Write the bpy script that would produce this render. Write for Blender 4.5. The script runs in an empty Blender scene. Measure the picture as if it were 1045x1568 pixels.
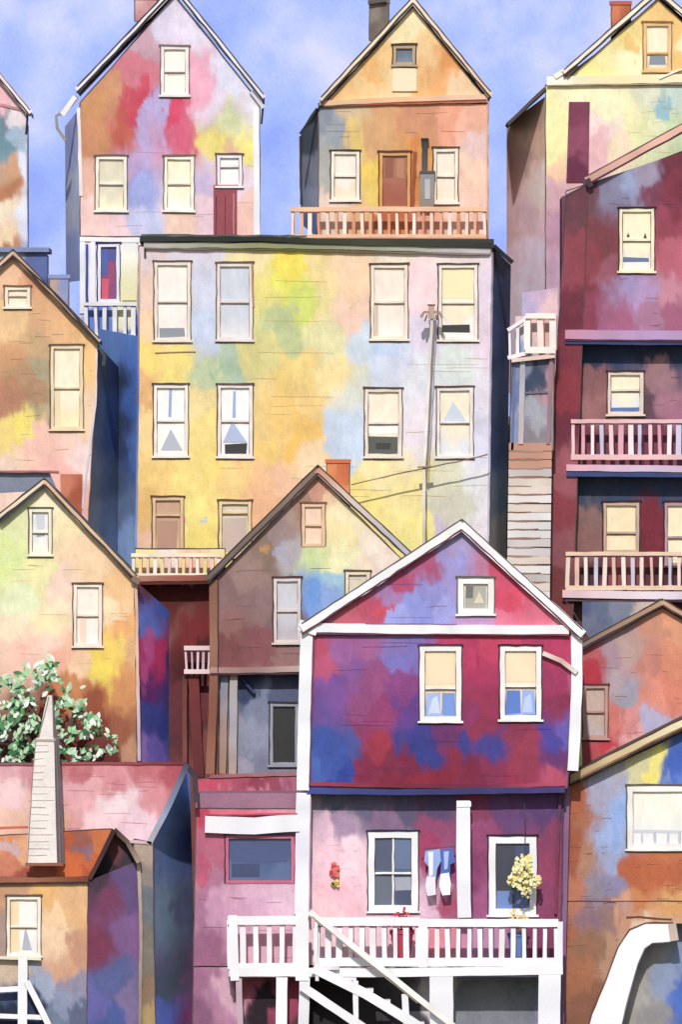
import bpy,bmesh,math,random
from mathutils import Vector,noise
random.seed(7)
U=1/51.0; D=400.0; Z0=(1700-784)*U; GAIN=1.14
TINT=(1,1,1); SAT=.88; WARP=.72
sc=bpy.context.scene
# ---------------------------------------------------------------- colour
def lin(h,g=1.0):
    if not isinstance(h,str): return h
    o=[]
    for i in (0,2,4):
        c=int(h[i:i+2],16)/255.0
        c=c/12.92 if c<=0.04045 else ((c+0.055)/1.055)**2.4
        o.append(c)
    l=.2126*o[0]+.7152*o[1]+.0722*o[2]
    return tuple(min(.88,(l+(c-l)*SAT)*.97/GAIN*g+.008) for i,c in enumerate(o))  # muted saturation and lifted blacks bake a hazy look into colours
# ---------------------------------------------------------------- materials
def paint_mat(name,rough=0.85,wash=1.0,coat=0.0,bump=0.25):
    m=bpy.data.materials.new(name); m.use_nodes=True
    nt=m.node_tree; N=nt.nodes; L=nt.links
    b=N["Principled BSDF"]; b.inputs["Roughness"].default_value=rough
    b.inputs["Specular IOR Level"].default_value=0.12 if coat==0 else 0.5
    geo=N.new("ShaderNodeNewGeometry"); at=N.new("ShaderNodeAttribute"); at.attribute_name="Col"
    def nz(scale,detail,dist=0.0,rgh=0.55):
        n=N.new("ShaderNodeTexNoise"); n.inputs["Scale"].default_value=scale
        n.inputs["Detail"].default_value=detail; n.inputs["Distortion"].default_value=dist
        n.inputs["Roughness"].default_value=rgh
        L.new(geo.outputs["Position"],n.inputs["Vector"]); return n
    def mr(src,a,b_,c,d):
        r=N.new("ShaderNodeMapRange"); r.inputs[1].default_value=a; r.inputs[2].default_value=b_
        r.inputs[3].default_value=c; r.inputs[4].default_value=d; L.new(src,r.inputs[0]); return r.outputs[0]
    def mul(col,fac):
        v=N.new("ShaderNodeVectorMath"); v.operation='SCALE'; L.new(col,v.inputs[0]); L.new(fac,v.inputs[3]); return v.outputs[0]
    grain=nz(19,3,0.0,0.8)
    c=mul(at.outputs["Color"],mr(grain.outputs["Fac"],0.3,0.7,1-0.11*wash,1+0.09*wash))
    if wash>.4:
        mott=nz(1.1,5,0.0,.62)
        c=mul(c,mr(mott.outputs["Fac"],0.3,0.7,1-0.12*wash,1+0.10*wash))
        s=N.new("ShaderNodeMath"); s.operation='SUBTRACT'; L.new(mott.outputs["Fac"],s.inputs[0]); s.inputs[1].default_value=0.47
        a=N.new("ShaderNodeMath"); a.operation='ABSOLUTE'; L.new(s.outputs[0],a.inputs[0])
        c=mul(c,mr(a.outputs[0],0.0,0.008,1-0.08*wash,1.0))
    L.new(c,b.inputs["Base Color"])
    bp=N.new("ShaderNodeBump"); bp.inputs["Strength"].default_value=bump; bp.inputs["Distance"].default_value=0.008
    L.new(grain.outputs["Fac"],bp.inputs["Height"]); L.new(bp.outputs[0],b.inputs["Normal"])
    return m
M_WALL=paint_mat("weathered_wash_wall",bump=.35); M_TRIM=paint_mat("painted_timber",0.7,0.4)
M_PANE=paint_mat("window_pane",0.4,0.4,0.3,0.05); M_ROOF=paint_mat("roof_boards",0.9,1.0)
M_LEAF=paint_mat("leaf",0.8,0.3)
# ---------------------------------------------------------------- houses
class H:
    def __init__(s,name,y,ax=None,ay=None):
        s.y=y; s.k=(D+y)/D; s.holes=[]
        e=bpy.data.objects.new(name,None); sc.collection.objects.link(e); s.e=e
        if ax is not None: e.location=s.P(ax,ay,0)
        s.o=Vector(e.location)
    def P(s,px,py,dy=0.0):
        return Vector(((px-522.5)*U*s.k, s.y+dy, Z0+(784-py)*U*s.k))
def mkobj(h,name,verts,faces,cols,mat):
    me=bpy.data.meshes.new(name); me.from_pydata([tuple(Vector(v)-h.o) for v in verts],[],faces)
    ca=me.color_attributes.new("Col",'FLOAT_COLOR','POINT')
    flat=[]
    for c in cols: flat+= [c[0],c[1],c[2],1.0]
    ca.data.foreach_set("color",flat); me.materials.append(mat)
    o=bpy.data.objects.new(name,me); sc.collection.objects.link(o); o.parent=h.e
    return o
def painter(pts,blobs,warp=16,seed=0.0,p=None):
    tn=lambda h:tuple(min(.88,a*b) for a,b in zip(lin(h),TINT))
    pts=[(a[0],a[1],tn(a[2])) for a in pts]; blobs=[(b[0],b[1],b[2],b[3],tn(b[4])) for b in blobs]
    warp*=WARP
    def f(px,py):
        v=Vector((px*0.022+seed,py*0.016,seed)); n=noise.noise_vector(v)
        v2=noise.noise_vector(Vector((px*.085,py*.05,seed))); v3=noise.noise_vector(Vector((px*.21,py*.08,seed)))
        x=px+n.x*warp*1.6+v2.x*warp*0.8+v3.x*warp*.5; y=py+n.y*warp*1.6+v2.y*warp*1.1+v3.y*warp*.5
        # wet-in-wet where n.z is low, dry hard edge where it is high
        wet=max(0,min(1,.5+n.z*1.6))
        pw=1.8+3.4*wet if p is None else p
        W=0;r=g=b=0;mxw=0
        for a in pts:
            d=((x-a[0])*1.15)**2+((y-a[1])*.9)**2+60
            w=(100/d)**pw; W+=w; c=a[2]; r+=c[0]*w; g+=c[1]*w; b+=c[2]*w
            if w>mxw: mxw=w
        r/=W; g/=W; b/=W
        s=mxw/W; ed=max(0,1-abs(s-.56)*7)*wet*.10
        for q in blobs:
            d=math.sqrt(((x-q[0])/q[2])**2+((y-q[1])/q[3])**2)+v2.z*0.18
            sft=.16+.4*(1-wet)
            t=max(0,min(1,(1.1-d)/sft))
            if t>0:
                t=t*t*(3-2*t)*0.86; c=q[4]; r+=(c[0]-r)*t; g+=(c[1]-g)*t; b+=(c[2]-b)*t
                ed=max(ed,.12*wet*max(0,1-abs(t-.45)*4))
        k=(1+v3.z*.08+v2.y*.07)*(1-ed)
        return (min(.9,r*k),min(.9,g*k),min(.9,b*k))
    return f
def facade(h,name,poly,pts,blobs=[],dy=0.0,g=4.0,mat=None,warp=16,holes=True):
    xs=[p[0] for p in poly]; ys=[p[1] for p in poly]
    x0,x1,y0,y1=min(xs),max(xs),min(ys),max(ys)
    nx=max(1,int((x1-x0)/g)); ny=max(1,int((y1-y0)/g))
    bm=bmesh.new()
    V=[[bm.verts.new((x0+(x1-x0)*i/nx,y0+(y1-y0)*j/ny,0)) for i in range(nx+1)] for j in range(ny+1)]
    for j in range(ny):
        for i in range(nx): bm.faces.new((V[j][i],V[j][i+1],V[j+1][i+1],V[j+1][i]))
    cx=sum(xs)/len(xs); cy=sum(ys)/len(ys)
    for i in range(len(poly)):
        a=poly[i]; b=poly[(i+1)%len(poly)]
        nn=Vector((b[1]-a[1],-(b[0]-a[0]),0))
        if nn.length<1e-6: continue
        if nn.dot(Vector((cx-a[0],cy-a[1],0)))>0: nn=-nn
        bmesh.ops.bisect_plane(bm,geom=bm.verts[:]+bm.edges[:]+bm.faces[:],plane_co=(a[0],a[1],0),plane_no=nn,clear_outer=True,dist=1e-4)
    if holes:
        for (a,b,c,d,hd) in h.holes:
            if abs(hd-dy)>0.01 or c<x0 or a>x1 or d<y0 or b>y1: continue
            for co,no in (((a,0,0),(1,0,0)),((c,0,0),(1,0,0)),((0,b,0),(0,1,0)),((0,d,0),(0,1,0))):
                bmesh.ops.bisect_plane(bm,geom=bm.verts[:]+bm.edges[:]+bm.faces[:],plane_co=co,plane_no=no,dist=1e-4)
            dl=[f for f in bm.faces if a<f.calc_center_median().x<c and b<f.calc_center_median().y<d]
            bmesh.ops.delete(bm,geom=dl,context='FACES')
    f=painter(pts,blobs,warp,random.random()*50)
    bm.verts.index_update()
    vs=[];cs=[]
    for v in bm.verts:
        cs.append(f(v.co.x,v.co.y)); vs.append(h.P(v.co.x,v.co.y,dy))
    fs=[[v.index for v in fc.verts] for fc in bm.faces]; bm.free()
    if g<=3.4:
        m=MB(h)
        for i in range(len(poly)):
            a=poly[i]; b=poly[(i+1)%len(poly)]
            if math.hypot(a[0]-b[0],a[1]-b[1])>20 and min(a[1],b[1])<1560:
                m.stroke([a,b],1.5,random.choice(['5A4644','6A5450','4A4048']),dy-.012,dy,.7,18)
        if m.v: m.done(name+'_edge_line')
    return mkobj(h,name,vs,fs,cs,mat or M_WALL)
def quad(h,name,c4,pts,blobs=[],n=(8,40),mat=None,warp=12,gain=1.0):  # mostly side walls, shade painted into their dark tones; gain brightens
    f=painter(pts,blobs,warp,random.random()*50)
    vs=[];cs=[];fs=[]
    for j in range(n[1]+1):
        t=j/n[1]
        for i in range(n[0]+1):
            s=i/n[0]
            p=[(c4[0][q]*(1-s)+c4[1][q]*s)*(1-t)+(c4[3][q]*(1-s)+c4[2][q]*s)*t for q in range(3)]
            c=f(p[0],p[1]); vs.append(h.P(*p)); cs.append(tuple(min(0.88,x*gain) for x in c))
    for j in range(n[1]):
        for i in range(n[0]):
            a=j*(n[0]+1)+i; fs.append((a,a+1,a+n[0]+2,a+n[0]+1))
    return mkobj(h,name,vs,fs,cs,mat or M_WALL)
def solid(h,name,poly,dy0,dy1,col,mat=None):
    n=len(poly); c=lin(col)
    vs=[h.P(p[0],p[1],dy0) for p in poly]+[h.P(p[0],p[1],dy1) for p in poly]
    fs=[tuple(range(n)),tuple(range(2*n-1,n-1,-1))]+[(i,i+n,(i+1)%n+n,(i+1)%n) for i in range(n)]
    return mkobj(h,name,vs,fs,[c]*(2*n),mat or M_WALL)
class MB:
    def __init__(s,h): s.h=h; s.v=[]; s.f=[]; s.c=[]
    def box(s,x0,y0,x1,y1,d0,d1,col,j=0.5,step=14):
        if abs(y1-y0)>=abs(x1-x0): s.stroke([((x0+x1)/2,y0),((x0+x1)/2,y1)],abs(x1-x0),col,d0,d1,j,step)
        else: s.stroke([(x0,(y0+y1)/2),(x1,(y0+y1)/2)],abs(y1-y0),col,d0,d1,j,step)
    def stroke(s,pts,w,col,d0=-0.02,d1=0.0,j=0.5,step=14,taper=False):
        cols=[lin(c) for c in col] if isinstance(col,(list,tuple)) and isinstance(col[0],str) else [lin(col)]
        P=[]
        if w>=7: step=max(step,22)
        for a,b in zip(pts[:-1],pts[1:]):
            l=math.hypot(b[0]-a[0],b[1]-a[1]); n=max(1,int(l/step))
            for i in range(n): P.append((a[0]+(b[0]-a[0])*i/n,a[1]+(b[1]-a[1])*i/n))
        P.append(pts[-1]); n=len(P); base=len(s.v)
        vw=.25 if w<3 else (.12 if w<6 else min(.05,.5/w))
        for i,p in enumerate(P):
            a=P[max(0,i-1)]; b=P[min(n-1,i+1)]
            tx,ty=b[0]-a[0],b[1]-a[1]; l=math.hypot(tx,ty) or 1; nx,ny=-ty/l,tx/l
            ww=w/2*(1+random.uniform(-vw,vw))
            if taper: ww*=0.4+0.6*math.sin(math.pi*(i+0.5)/n)
            o=random.uniform(-j,j)*.8 if 0<i<n-1 or w<4 else 0
            t=i/max(1,n-1)*(len(cols)-1); q=int(min(t,len(cols)-2)) if len(cols)>1 else 0
            if len(cols)>1:
                u=t-q; c=[cols[q][z]*(1-u)+cols[q+1][z]*u for z in range(3)]
            else: c=cols[0]
            k=random.uniform(.87,1.05); c=tuple(min(.88,z*k) for z in c)
            x,y=p[0]+nx*o,p[1]+ny*o
            for sx,dd in ((-1,d0),(1,d0),(1,d1),(-1,d1)):
                s.v.append(s.h.P(x+nx*ww*sx,y+ny*ww*sx,dd)); s.c.append(c)
        for i in range(n-1):
            a=base+4*i
            for e in range(4):
                e2=(e+1)%4; s.f.append((a+e,a+e2,a+4+e2,a+4+e))
        s.f.append((base,base+1,base+2,base+3)); e=base+4*(n-1); s.f.append((e+3,e+2,e+1,e))
    def plate(s,poly,dy,col,var=0.06):
        b=len(s.v); c=lin(col)
        for p in poly:
            k=random.uniform(1-var,1+var); s.v.append(s.h.P(p[0],p[1],dy)); s.c.append(tuple(z*k for z in c))
        s.f.append(tuple(range(b,b+len(poly))))
    def done(s,name,mat=None): return mkobj(s.h,name,s.v,s.f,s.c,mat or M_TRIM)
def win(h,x0,y0,x1,y1,pane='F0E9DA',frame='E9DFCE',line='8A6A58',low=None,mid=0.5,ex=[],fw=4,dy=0.0,name='window',lw=2.1,sill=True,vm=0,topline=True):
    global TINT
    T0=TINT; TINT=(1,1,1)
    h.holes.append((x0,y0,x1,y1,dy))
    m=MB(h); L0=lin(line); line=tuple(z*.55 for z in L0); line2=tuple(z*.85 for z in L0)
    d0,d1=dy-0.035,dy+0.10
    m.box(x0-1,y0-1,x0+fw,y1+1,d0,d1,frame); m.box(x1-fw,y0-1,x1+1,y1+1,d0,d1,frame)
    m.box(x0+fw,y0-1,x1-fw,y0+fw,d0+.004,d1,frame); m.box(x0+fw,y1-fw,x1-fw,y1+1,d0+.004,d1,frame)
    ym=y0+(y1-y0)*mid
    if mid>0:
        m.box(x0+fw,ym-1.6,x1-fw,ym+1.6,dy+0.015,d1,frame); m.stroke([(x0+fw,ym+2.4),(x1-fw,ym+2.4)],1.1,line2,dy+0.01,dy+.03,.3)
    for i in range(vm):
        xv=x0+(x1-x0)*(i+1)/(vm+1); m.box(xv-1.4,y0+fw,xv+1.4,y1-fw,dy+0.02,d1,frame)
    m.stroke([(x0-1.5,y0),(x0-1.5,y1)],lw,line,dy-.04,dy+.01,.8)
    m.stroke([(x1+1.5,y0),(x1+1.5,y1)],lw*.7,line,dy-.04,dy+.01,.8)
    if topline: m.stroke([(x0-4,y0-2.2),(x1+4,y0-2.2)],lw*1.4,line,dy-.06,dy+.01,.7)
    if sill:
        m.stroke([(x0-4,y1+1.5),(x1+4,y1+1.5)],3.2,frame,dy-.10,dy+.0,.4); m.stroke([(x0-3,y1+4),(x1+2,y1+4)],1.8,line,dy-.05,dy+.005,.6,taper=True)
    m.stroke([(x0+fw+.3,y0+fw),(x0+fw+.3,y1-fw)],.9,line2,dy+.0,dy+.04,.3)
    m.stroke([(x1-fw-.3,y0+fw),(x1-fw-.3,y1-fw)],.7,line2,dy+.0,dy+.04,.3)
    m.done(name+'_frame')
    cpts=[(x0,y0,pane),(x1,y0,pane),(x0,y1,low or pane),(x1,y1,low or pane),((x0+x1)/2,ym,pane)]
    facade(h,name+'_pane',[(x0,y0),(x1,y0),(x1,y1),(x0,y1)],cpts,dy=dy+0.07,g=4,mat=M_PANE,warp=5,holes=False)
    if ex:
        e=MB(h); X=lambda f:x0+(x1-x0)*f; Y=lambda f:y0+(y1-y0)*f
        for q in ex:
            if len(q)==5:
                a=[X(q[0]),Y(q[1]),X(q[2]),Y(q[3])]; jj=lambda v:v+random.uniform(-1.1,1.1)
                e.plate([(jj(a[0]),jj(a[1])),(jj(a[2]),jj(a[1])),(jj(a[2]),jj(a[3])),(jj(a[0]),jj(a[3]))],dy+.062-.002*ex.index(q),q[4])
            else: e.plate([(X(a),Y(b)) for a,b in q[0]],dy+.054-.002*ex.index(q),q[1])
        e.done(name+'_curtain',M_PANE)
    TINT=T0
def roof(h,Lp,A,R,th,fl,fr,rc,d0=-0.22,d1=4.6,line='4A3A38',lw=2.2,under='3B3136',name='roof'):
    for a,b in ((Lp,A),(A,R)):
        if a is None or b is None: continue
        solid(h,name+'_slope',[a,b,(b[0],b[1]+th*.8),(a[0],a[1]+th*.8)],d0,d1,rc,M_ROOF)
    m=MB(h)
    if Lp: 
        m.stroke([(Lp[0],Lp[1]+th*.5),(A[0]+1,A[1]+th*.5)],th,fl,d0-.05,d0+.03,.6,16)
        m.stroke([(Lp[0],Lp[1]+th*1.0),(A[0],A[1]+th*1.0)],lw*1.2,under,d0-.06,d0+.03,.8,14)
        m.stroke([(Lp[0],Lp[1]-1),(A[0],A[1]-1)],lw*.8,line,d0-.06,d0+.03,.5,14)
    if R:
        m.stroke([(A[0]-1,A[1]+th*.5),(R[0],R[1]+th*.5)],th,fr,d0-.055,d0+.03,.6,16)
        m.stroke([(A[0],A[1]+th*1.0),(R[0],R[1]+th*1.0)],lw*1.0,under,d0-.065,d0+.03,.8,14)
        m.stroke([(A[0],A[1]-1),(R[0],R[1]-1)],lw*.7,line,d0-.065,d0+.03,.5,14)
    m.done('bargeboard')
def rail(h,x0,x1,yt,yb,cols,pitch,dy,pw=5,tw=6,bw=6,railc='F0E6E0',deck=None,dd=0.7,yt2=None,yb2=None,line='7A5A5A',name='railing'):
    yt2=yt if yt2 is None else yt2; yb2=yb if yb2 is None else yb2
    m=MB(h); n=max(2,int((x1-x0)/pitch))
    for i in range(n+1):
        t=i/n; x=x0+(x1-x0)*t; a=yt+(yt2-yt)*t; b=yb+(yb2-yb)*t
        m.stroke([(x+random.uniform(-1.1,1.1),a),(x+random.uniform(-1.1,1.1),b)],pw*random.uniform(.7,1.2),cols[i%len(cols)],dy,dy+.06,.4,16)
        m.stroke([(x+pw*.55,a+3),(x+pw*.55,b)],1.2,line,dy+.01,dy+.05,.4,16)
    m.stroke([(x0-3,yt),(x1+3,yt2)],tw,railc,dy-.03,dy+.09,.5); m.stroke([(x0-3,yt+tw*.6),(x1+3,yt2+tw*.6)],1.4,line,dy-.035,dy+.05,.5)
    m.stroke([(x0-3,yb),(x1+3,yb2)],bw,railc,dy-.02,dy+.08,.5)
    m.done(name)
    if deck: solid(h,'deck',[(x0-4,yb+bw*.5),(x1+4,yb2+bw*.5),(x1+4,yb2+bw*.5+7),(x0-4,yb+bw*.5+7)],dy-.04,dy+dd,deck,M_TRIM)
def siding(h,rect,n,col,dy=0.0,name='siding_joints'):
    m=MB(h); x0,y0,x1,y1=rect
    for i in range(n):
        a=random.uniform(x0,x1); l=random.uniform(.06,.22)*(x1-x0); y=random.uniform(y0,y1)
        b=min(x1,a+l)
        if any(not(b<q[0]-6 or a>q[2]+6 or y<q[1]-6 or y>q[3]+6) for q in h.holes): continue
        m.stroke([(a,y),(b,y+random.uniform(-2,2))],random.uniform(.4,.8),col,dy-.006,dy,.7,14,taper=True)
    if m.v: m.done(name)
def trim(h,segs,name='trim',mat=None):
    m=MB(h)
    for s in segs: m.stroke(s[0],s[1],s[2],s[3] if len(s)>3 else -.05,s[4] if len(s)>4 else 0.02,s[5] if len(s)>5 else .5)
    m.done(name,mat)
def chimney(h,x0,y0,x1,y1,c1,c2,dy=0.6,name='chimney'):
    facade(h,name+'_face',[(x0,y0),(x1,y0),(x1,y1),(x0,y1)],[(x0,y0,c1),(x1,y0,c2),(x0,y1,c2),(x1,y1,c1)],dy=dy-.01,g=3.4,holes=False,warp=6)
    solid(h,name,[(x0,y0),(x1,y0),(x1,y1),(x0,y1)],dy,dy+.6,c2)
    solid(h,name+'_cap',[(x0-2,y0-3),(x1+2,y0-3),(x1+2,y0+3),(x0-2,y0+3)],dy-.05,dy+.65,c2,M_TRIM)

# =============================================================== A far left top
h=H('teal_gabled_house',22,10,520)
facade(h,'front_wall',[(-120,30),(-70,30),(42,172),(42,520),(-120,520)],[(4,140,'F0B8C0'),(8,185,'6F8A98'),(25,200,'9FB4C8'),(5,215,'6C8F9C'),(8,250,'C8976F'),(4,290,'B9764E'),(8,320,'EFD9B8'),(10,355,'F2D2A8'),(12,372,'B7785A'),(32,250,'DCDDEC'),(36,330,'D9DDF0'),(30,180,'E8D8DC'),(36,400,'A9B0D8')])
solid(h,'body',[(-118,60),(-72,60),(38,185),(38,518),(-118,518)],.15,5,'A9A8C0')
roof(h,(-240,250),(-75,22),(46,170),8,'E9DCD8','EFE2E0','C9A8A8',line='A05A60')
trim(h,[([(0,160),(30,167),(40,172)],4,'C9838A'),([(42,172),(40,205)],3,'23242C'),([(41,210),(42,380)],1.2,'8890B8')],'corner_trim')
# =============================================================== B pink/white gable
h=H('pink_gabled_house',22,260,700)
win(h,247,72,288,145,'F3ECDC','F0E8E0','A88890',ex=[(.25,.55,.8,.6,'C9B8A8')])
win(h,147,240,193,322,'D9D0B4','EFE6D4','8F8070',low='F0E2BC')
win(h,252,240,296,322,'F4EBC8','F1ECDC','9A8A6A',low='F6EFDC')
win(h,333,238,370,285,'F4F0EA','EFE6E8','8A7078',mid=0.35)
Bp=[(215,60,'CDA0B0'),(250,30,'D9CFE6'),(290,50,'E3D9EC'),(165,150,'CF9068'),(150,200,'CE8A5C'),(185,200,'C25A48'),(205,110,'D87888'),(205,160,'CE4A5E'),(135,215,'C8865C'),(135,270,'E2AE98'),(200,250,'B79CC8'),(215,290,'9CA4DC'),(235,200,'C79CC4'),(290,100,'F0A8BE'),(305,140,'EFA6BC'),(268,165,'D8486C'),(285,195,'D8607E'),(240,165,'B9A8D8'),(320,150,'E2CFE2'),(350,120,'DCD9EE'),(385,160,'E2DCEC'),(345,185,'CDD09C'),(322,225,'EAD56C'),(385,225,'EFE070'),(350,260,'E2B090'),(310,270,'CDB6DC'),(312,330,'E6C3CE'),(383,270,'E9D2DC'),(383,330,'F2C2B0'),(225,335,'C0C2E4'),(260,345,'F0C8B4'),(140,335,'F4C9C0'),(190,345,'EFC8CC')]
facade(h,'front_wall',[(122,158),(268,-8),(398,158),(398,362),(122,362)],Bp,[(210,145,9,46,'CE4058'),(268,166,17,24,'DD4468'),(284,200,9,34,'D8587A'),(226,210,12,60,'B8A4D4'),(150,170,18,30,'CE9058')],g=3)
win(h,150,374,182,462,'4A4A98','ECE8F2','3A3E80',low='8A3E78',mid=0,name='balcony_door',dy=.01,ex=[(.15,.05,.45,.5,'3C56A8'),(.45,.3,.8,.7,'9A3A70'),(.2,.6,.5,.95,'D8486A')])
facade(h,'lower_wall',[(122,362),(398,362),(398,700),(122,700)],[(125,380,'E6E2F0'),(200,380,'F3EFF0'),(198,430,'F2E6B0'),(200,480,'F0EFC0'),(140,440,'E9E8F4'),(160,500,'6888D0'),(205,520,'4A72C4'),(150,560,'3A5698')],dy=.01)
solid(h,'door_panel',[(327,287),(363,287),(363,362),(327,362)],-.04,.02,'9A4A54')
trim(h,[([(327,285),(365,285)],4,'B05A60',-.08),([(331,300),(331,360)],1.5,'6A2A38',-.05),([(345,300),(345,360)],1.2,'6A2A38',-.05),([(358,296),(358,360)],1.5,'C98A88',-.05)],'door_trim')
trim(h,[([(126,370),(126,480)],8,'F0EEF4'),([(133,374),(133,475)],4,'3A4A94'),([(142,370),(142,466)],7,'F2F0F5'),([(122,366),(212,368)],7,'F0ECE6'),([(198,372),(198,460)],22,['F2F0F0','F3ECC4','F4EEB0'],-.04)],'porch_posts')
rail(h,132,205,466,514,['F2F0F6'],13,-.4,6,5,5,'F2EFEA',deck='6E8CD0',line='35509A')
quad(h,'side_wall',[(96,190,3),(122,165,0),(122,430,0),(98,430,3)],[(105,200,'8E95C4'),(112,300,'A3A9D4'),(108,400,'8690C0')],gain=2.2,n=(6,40))
solid(h,'body',[(126,170),(268,5),(394,170),(394,698),(126,698)],.15,5,'C8B8C8')
roof(h,(118,134),(268,-24),(404,146),9,['EDE8EC','F2EFF4'],['EDEAF0','E2E0E4'],'B9A8B0',line='55474C',lw=3)
trim(h,[([(118,148),(100,170),(86,178),(88,196),(100,215)],5,'9A8F88',-.1,.05,1),([(95,176),(115,148)],8,'E9E2DA',-.14,.05),([(404,150),(401,190)],3,'2A2A30'),([(392,165),(394,362)],9,'EEF0F6',-.04),([(120,165),(124,300)],5,['F2ECEC','E9D6D0'],-.04),([(385,140),(404,165)],6,'D9D6DC',-.15)],'eaves_return')
siding(h,(130,220,390,350),14,'B890A0'); chimney(h,205,-6,240,30,'D9A8A8','C98A88',1.2)
# =============================================================== C orange gable
h=H('orange_gabled_house',22,620,700)
win(h,603,70,636,99,'5C6C80','B8A080','6A5040',mid=0,low='6E8298')
win(h,508,232,550,306,'EAE2D2','F0E6D4','5A4A44',low='E9D6B4')
win(h,665,228,701,310,'EEE2CC','F0E4D0','6A5A50',low='F4DCC0')
win(h,582,234,628,320,'A8623E','D9A05A','8A4A30',mid=0,low='A04A30',name='door',sill=False,ex=[(.2,.1,.45,.45,'8F4A34'),(.55,.1,.8,.45,'B5744C')])
facade(h,'gable_wall',[(500,156),(633,10),(746,152),(746,158),(500,158)],[(633,35,'F6E6B0'),(610,55,'F2E0A8'),(585,85,'EBC07C'),(560,120,'F0C584'),(530,145,'F0C07A'),(655,60,'F0C888'),(690,90,'E59E5A'),(675,120,'E8A862'),(650,140,'EBB268'),(715,130,'F0C89C'),(620,120,'F3DDB4'),(600,145,'F0D09A')],[(682,95,8,26,'E5994E'),(572,100,9,22,'F0B466')],g=3)
facade(h,'front_wall',[(488,158),(748,158),(748,366),(488,366)],[(500,185,'8A93A0'),(515,205,'99A0A8'),(495,250,'A9A8A0'),(540,175,'C9B08A'),(545,220,'E4C069'),(600,175,'DCA26C'),(640,185,'CE8E66'),(570,220,'D7A26A'),(566,265,'EDC744'),(568,300,'E8C85A'),(640,240,'DF9A4C'),(636,290,'D88A3C'),(690,180,'E89E7C'),(725,190,'F0B094'),(725,260,'F4CBB0'),(715,330,'F2C8B4'),(660,340,'E8A890'),(600,345,'CE7A48'),(555,330,'E8B888'),(510,330,'E8CDB8'),(740,220,'E8C4BC')],[(640,250,10,40,'D88038'),(603,335,30,14,'C8683C')],g=3)
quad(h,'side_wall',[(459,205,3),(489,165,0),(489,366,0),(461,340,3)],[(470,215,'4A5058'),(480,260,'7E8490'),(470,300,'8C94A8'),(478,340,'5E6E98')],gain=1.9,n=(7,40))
solid(h,'body',[(492,170),(633,25),(742,170),(742,690),(492,690)],.15,5,'C9A080')
roof(h,(492,150),(633,-4),(752,142),9,['E8D2B4','F0DDB8','F3E6C8'],['F0DCC0','EBC8A4'],'A87858',line='4A3830',lw=2.6)
quad(h,'side_roof',[(458,200,3.2),(486,168,3.2),(500,150,-.2),(485,168,-.2)],[(470,180,'3E3A3C')],n=(4,4),mat=M_ROOF)
trim(h,[([(490,158),(600,153),(748,148)],8,['E8C49A','F0B888','F0C4A8'],-.12,.02),([(490,163),(600,159),(748,156)],2.5,['6A4A3A','C05A3A','B86A4A'],-.12,.01),([(460,205),(486,166)],4,'2A2A2C',-.1,.2),([(459,205),(461,310)],3,'3A3C44',2.6,2.9),([(747,158),(747,365)],2.5,'D9A890'),([(620,100),(620,140)],36,'F3DDB8',-.025,.0),([(601,140),(640,140)],2,'B07A50',-.04)],'trim')
trim(h,[([(651,216),(650,262)],8,['3A3838','5A5A60'],-.3,-.1),([(645,214),(657,214)],4,'2E2C2C',-.32,-.08),([(655,262),(654,318)],22,['8A8A90','9A9694','8A7A70'],-.35,-.05),([(643,264),(667,264)],4,'5A5656',-.38,-.03),([(636,232),(632,318)],5,'A05030',-.1),([(655,275),(655,305)],8,'B9B4B4',-.37,-.3)],'stove_and_pipe')
rail(h,448,742,321,362,['F2D8C0','E8B08A','F4E4D4','DE9468'],13,-.7,5,7,5,'F0C098',deck='C88A68',dd=.65,line='A85A3A')
siding(h,(495,165,740,320),16,'9A5A3A'); chimney(h,566,0,596,60,'8A8074','6E645C',1.2)
trim(h,[([(565,2),(592,-2)],5,'5A5450',1.0,1.8)],'chimney_cap2')
# =============================================================== D yellow right
h=H('yellow_gabled_house',20,960,700)
win(h,987,36,1028,108,'F2E4C0','E8C07A','B98A50',mid=.62,low='D8C8A8',ex=[(.2,.68,.8,.86,'7C8896')])
facade(h,'gable_wall',[(868,122),(1008,-2),(1130,110),(1130,122)],[(900,105,'EADF88'),(930,85,'EEE39A'),(960,60,'E8D87E'),(970,100,'F3ECB8'),(1000,25,'F0C878'),(1038,40,'F0C070'),(1035,90,'E8B868'),(1050,70,'F4E0A8')],[(975,70,9,24,'E9BC68')],g=3)
facade(h,'front_wall',[(836,130),(1130,130),(1130,700),(836,700)],[(850,180,'F6F0A8'),(848,240,'F0ECA0'),(850,265,'F4C8A0'),(848,300,'D8A8B0'),(845,350,'C090A8'),(842,430,'C8A0B8'),(880,140,'F4EDB8'),(930,160,'F2ECBC'),(920,200,'F2D8CC'),(915,240,'E8B8B8'),(960,170,'EFE9B0'),(990,150,'D8DCC0'),(1015,165,'A0C4C4'),(1035,150,'C0D2C4'),(1030,190,'C8D8A8'),(985,200,'E6E6A8'),(955,230,'F0D8B4'),(1000,195,'DCE0B0')],[(1015,165,16,16,'8FBCC8'),(918,225,11,32,'ECB8BC')],g=3)
facade(h,'side_panel',[(872,156),(904,156),(902,280),(868,280)],[(888,165,'7E3A54'),(885,220,'8E4660'),(885,270,'6E2E48')],dy=-.03,g=4,holes=False)
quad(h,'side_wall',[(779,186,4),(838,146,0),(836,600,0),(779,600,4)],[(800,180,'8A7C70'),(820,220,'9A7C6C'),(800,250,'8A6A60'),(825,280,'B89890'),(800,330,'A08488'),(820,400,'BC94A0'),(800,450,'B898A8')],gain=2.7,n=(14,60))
solid(h,'body',[(842,135),(1008,10),(1125,135),(1125,690),(842,690)],.15,5,'C8B090')
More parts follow.
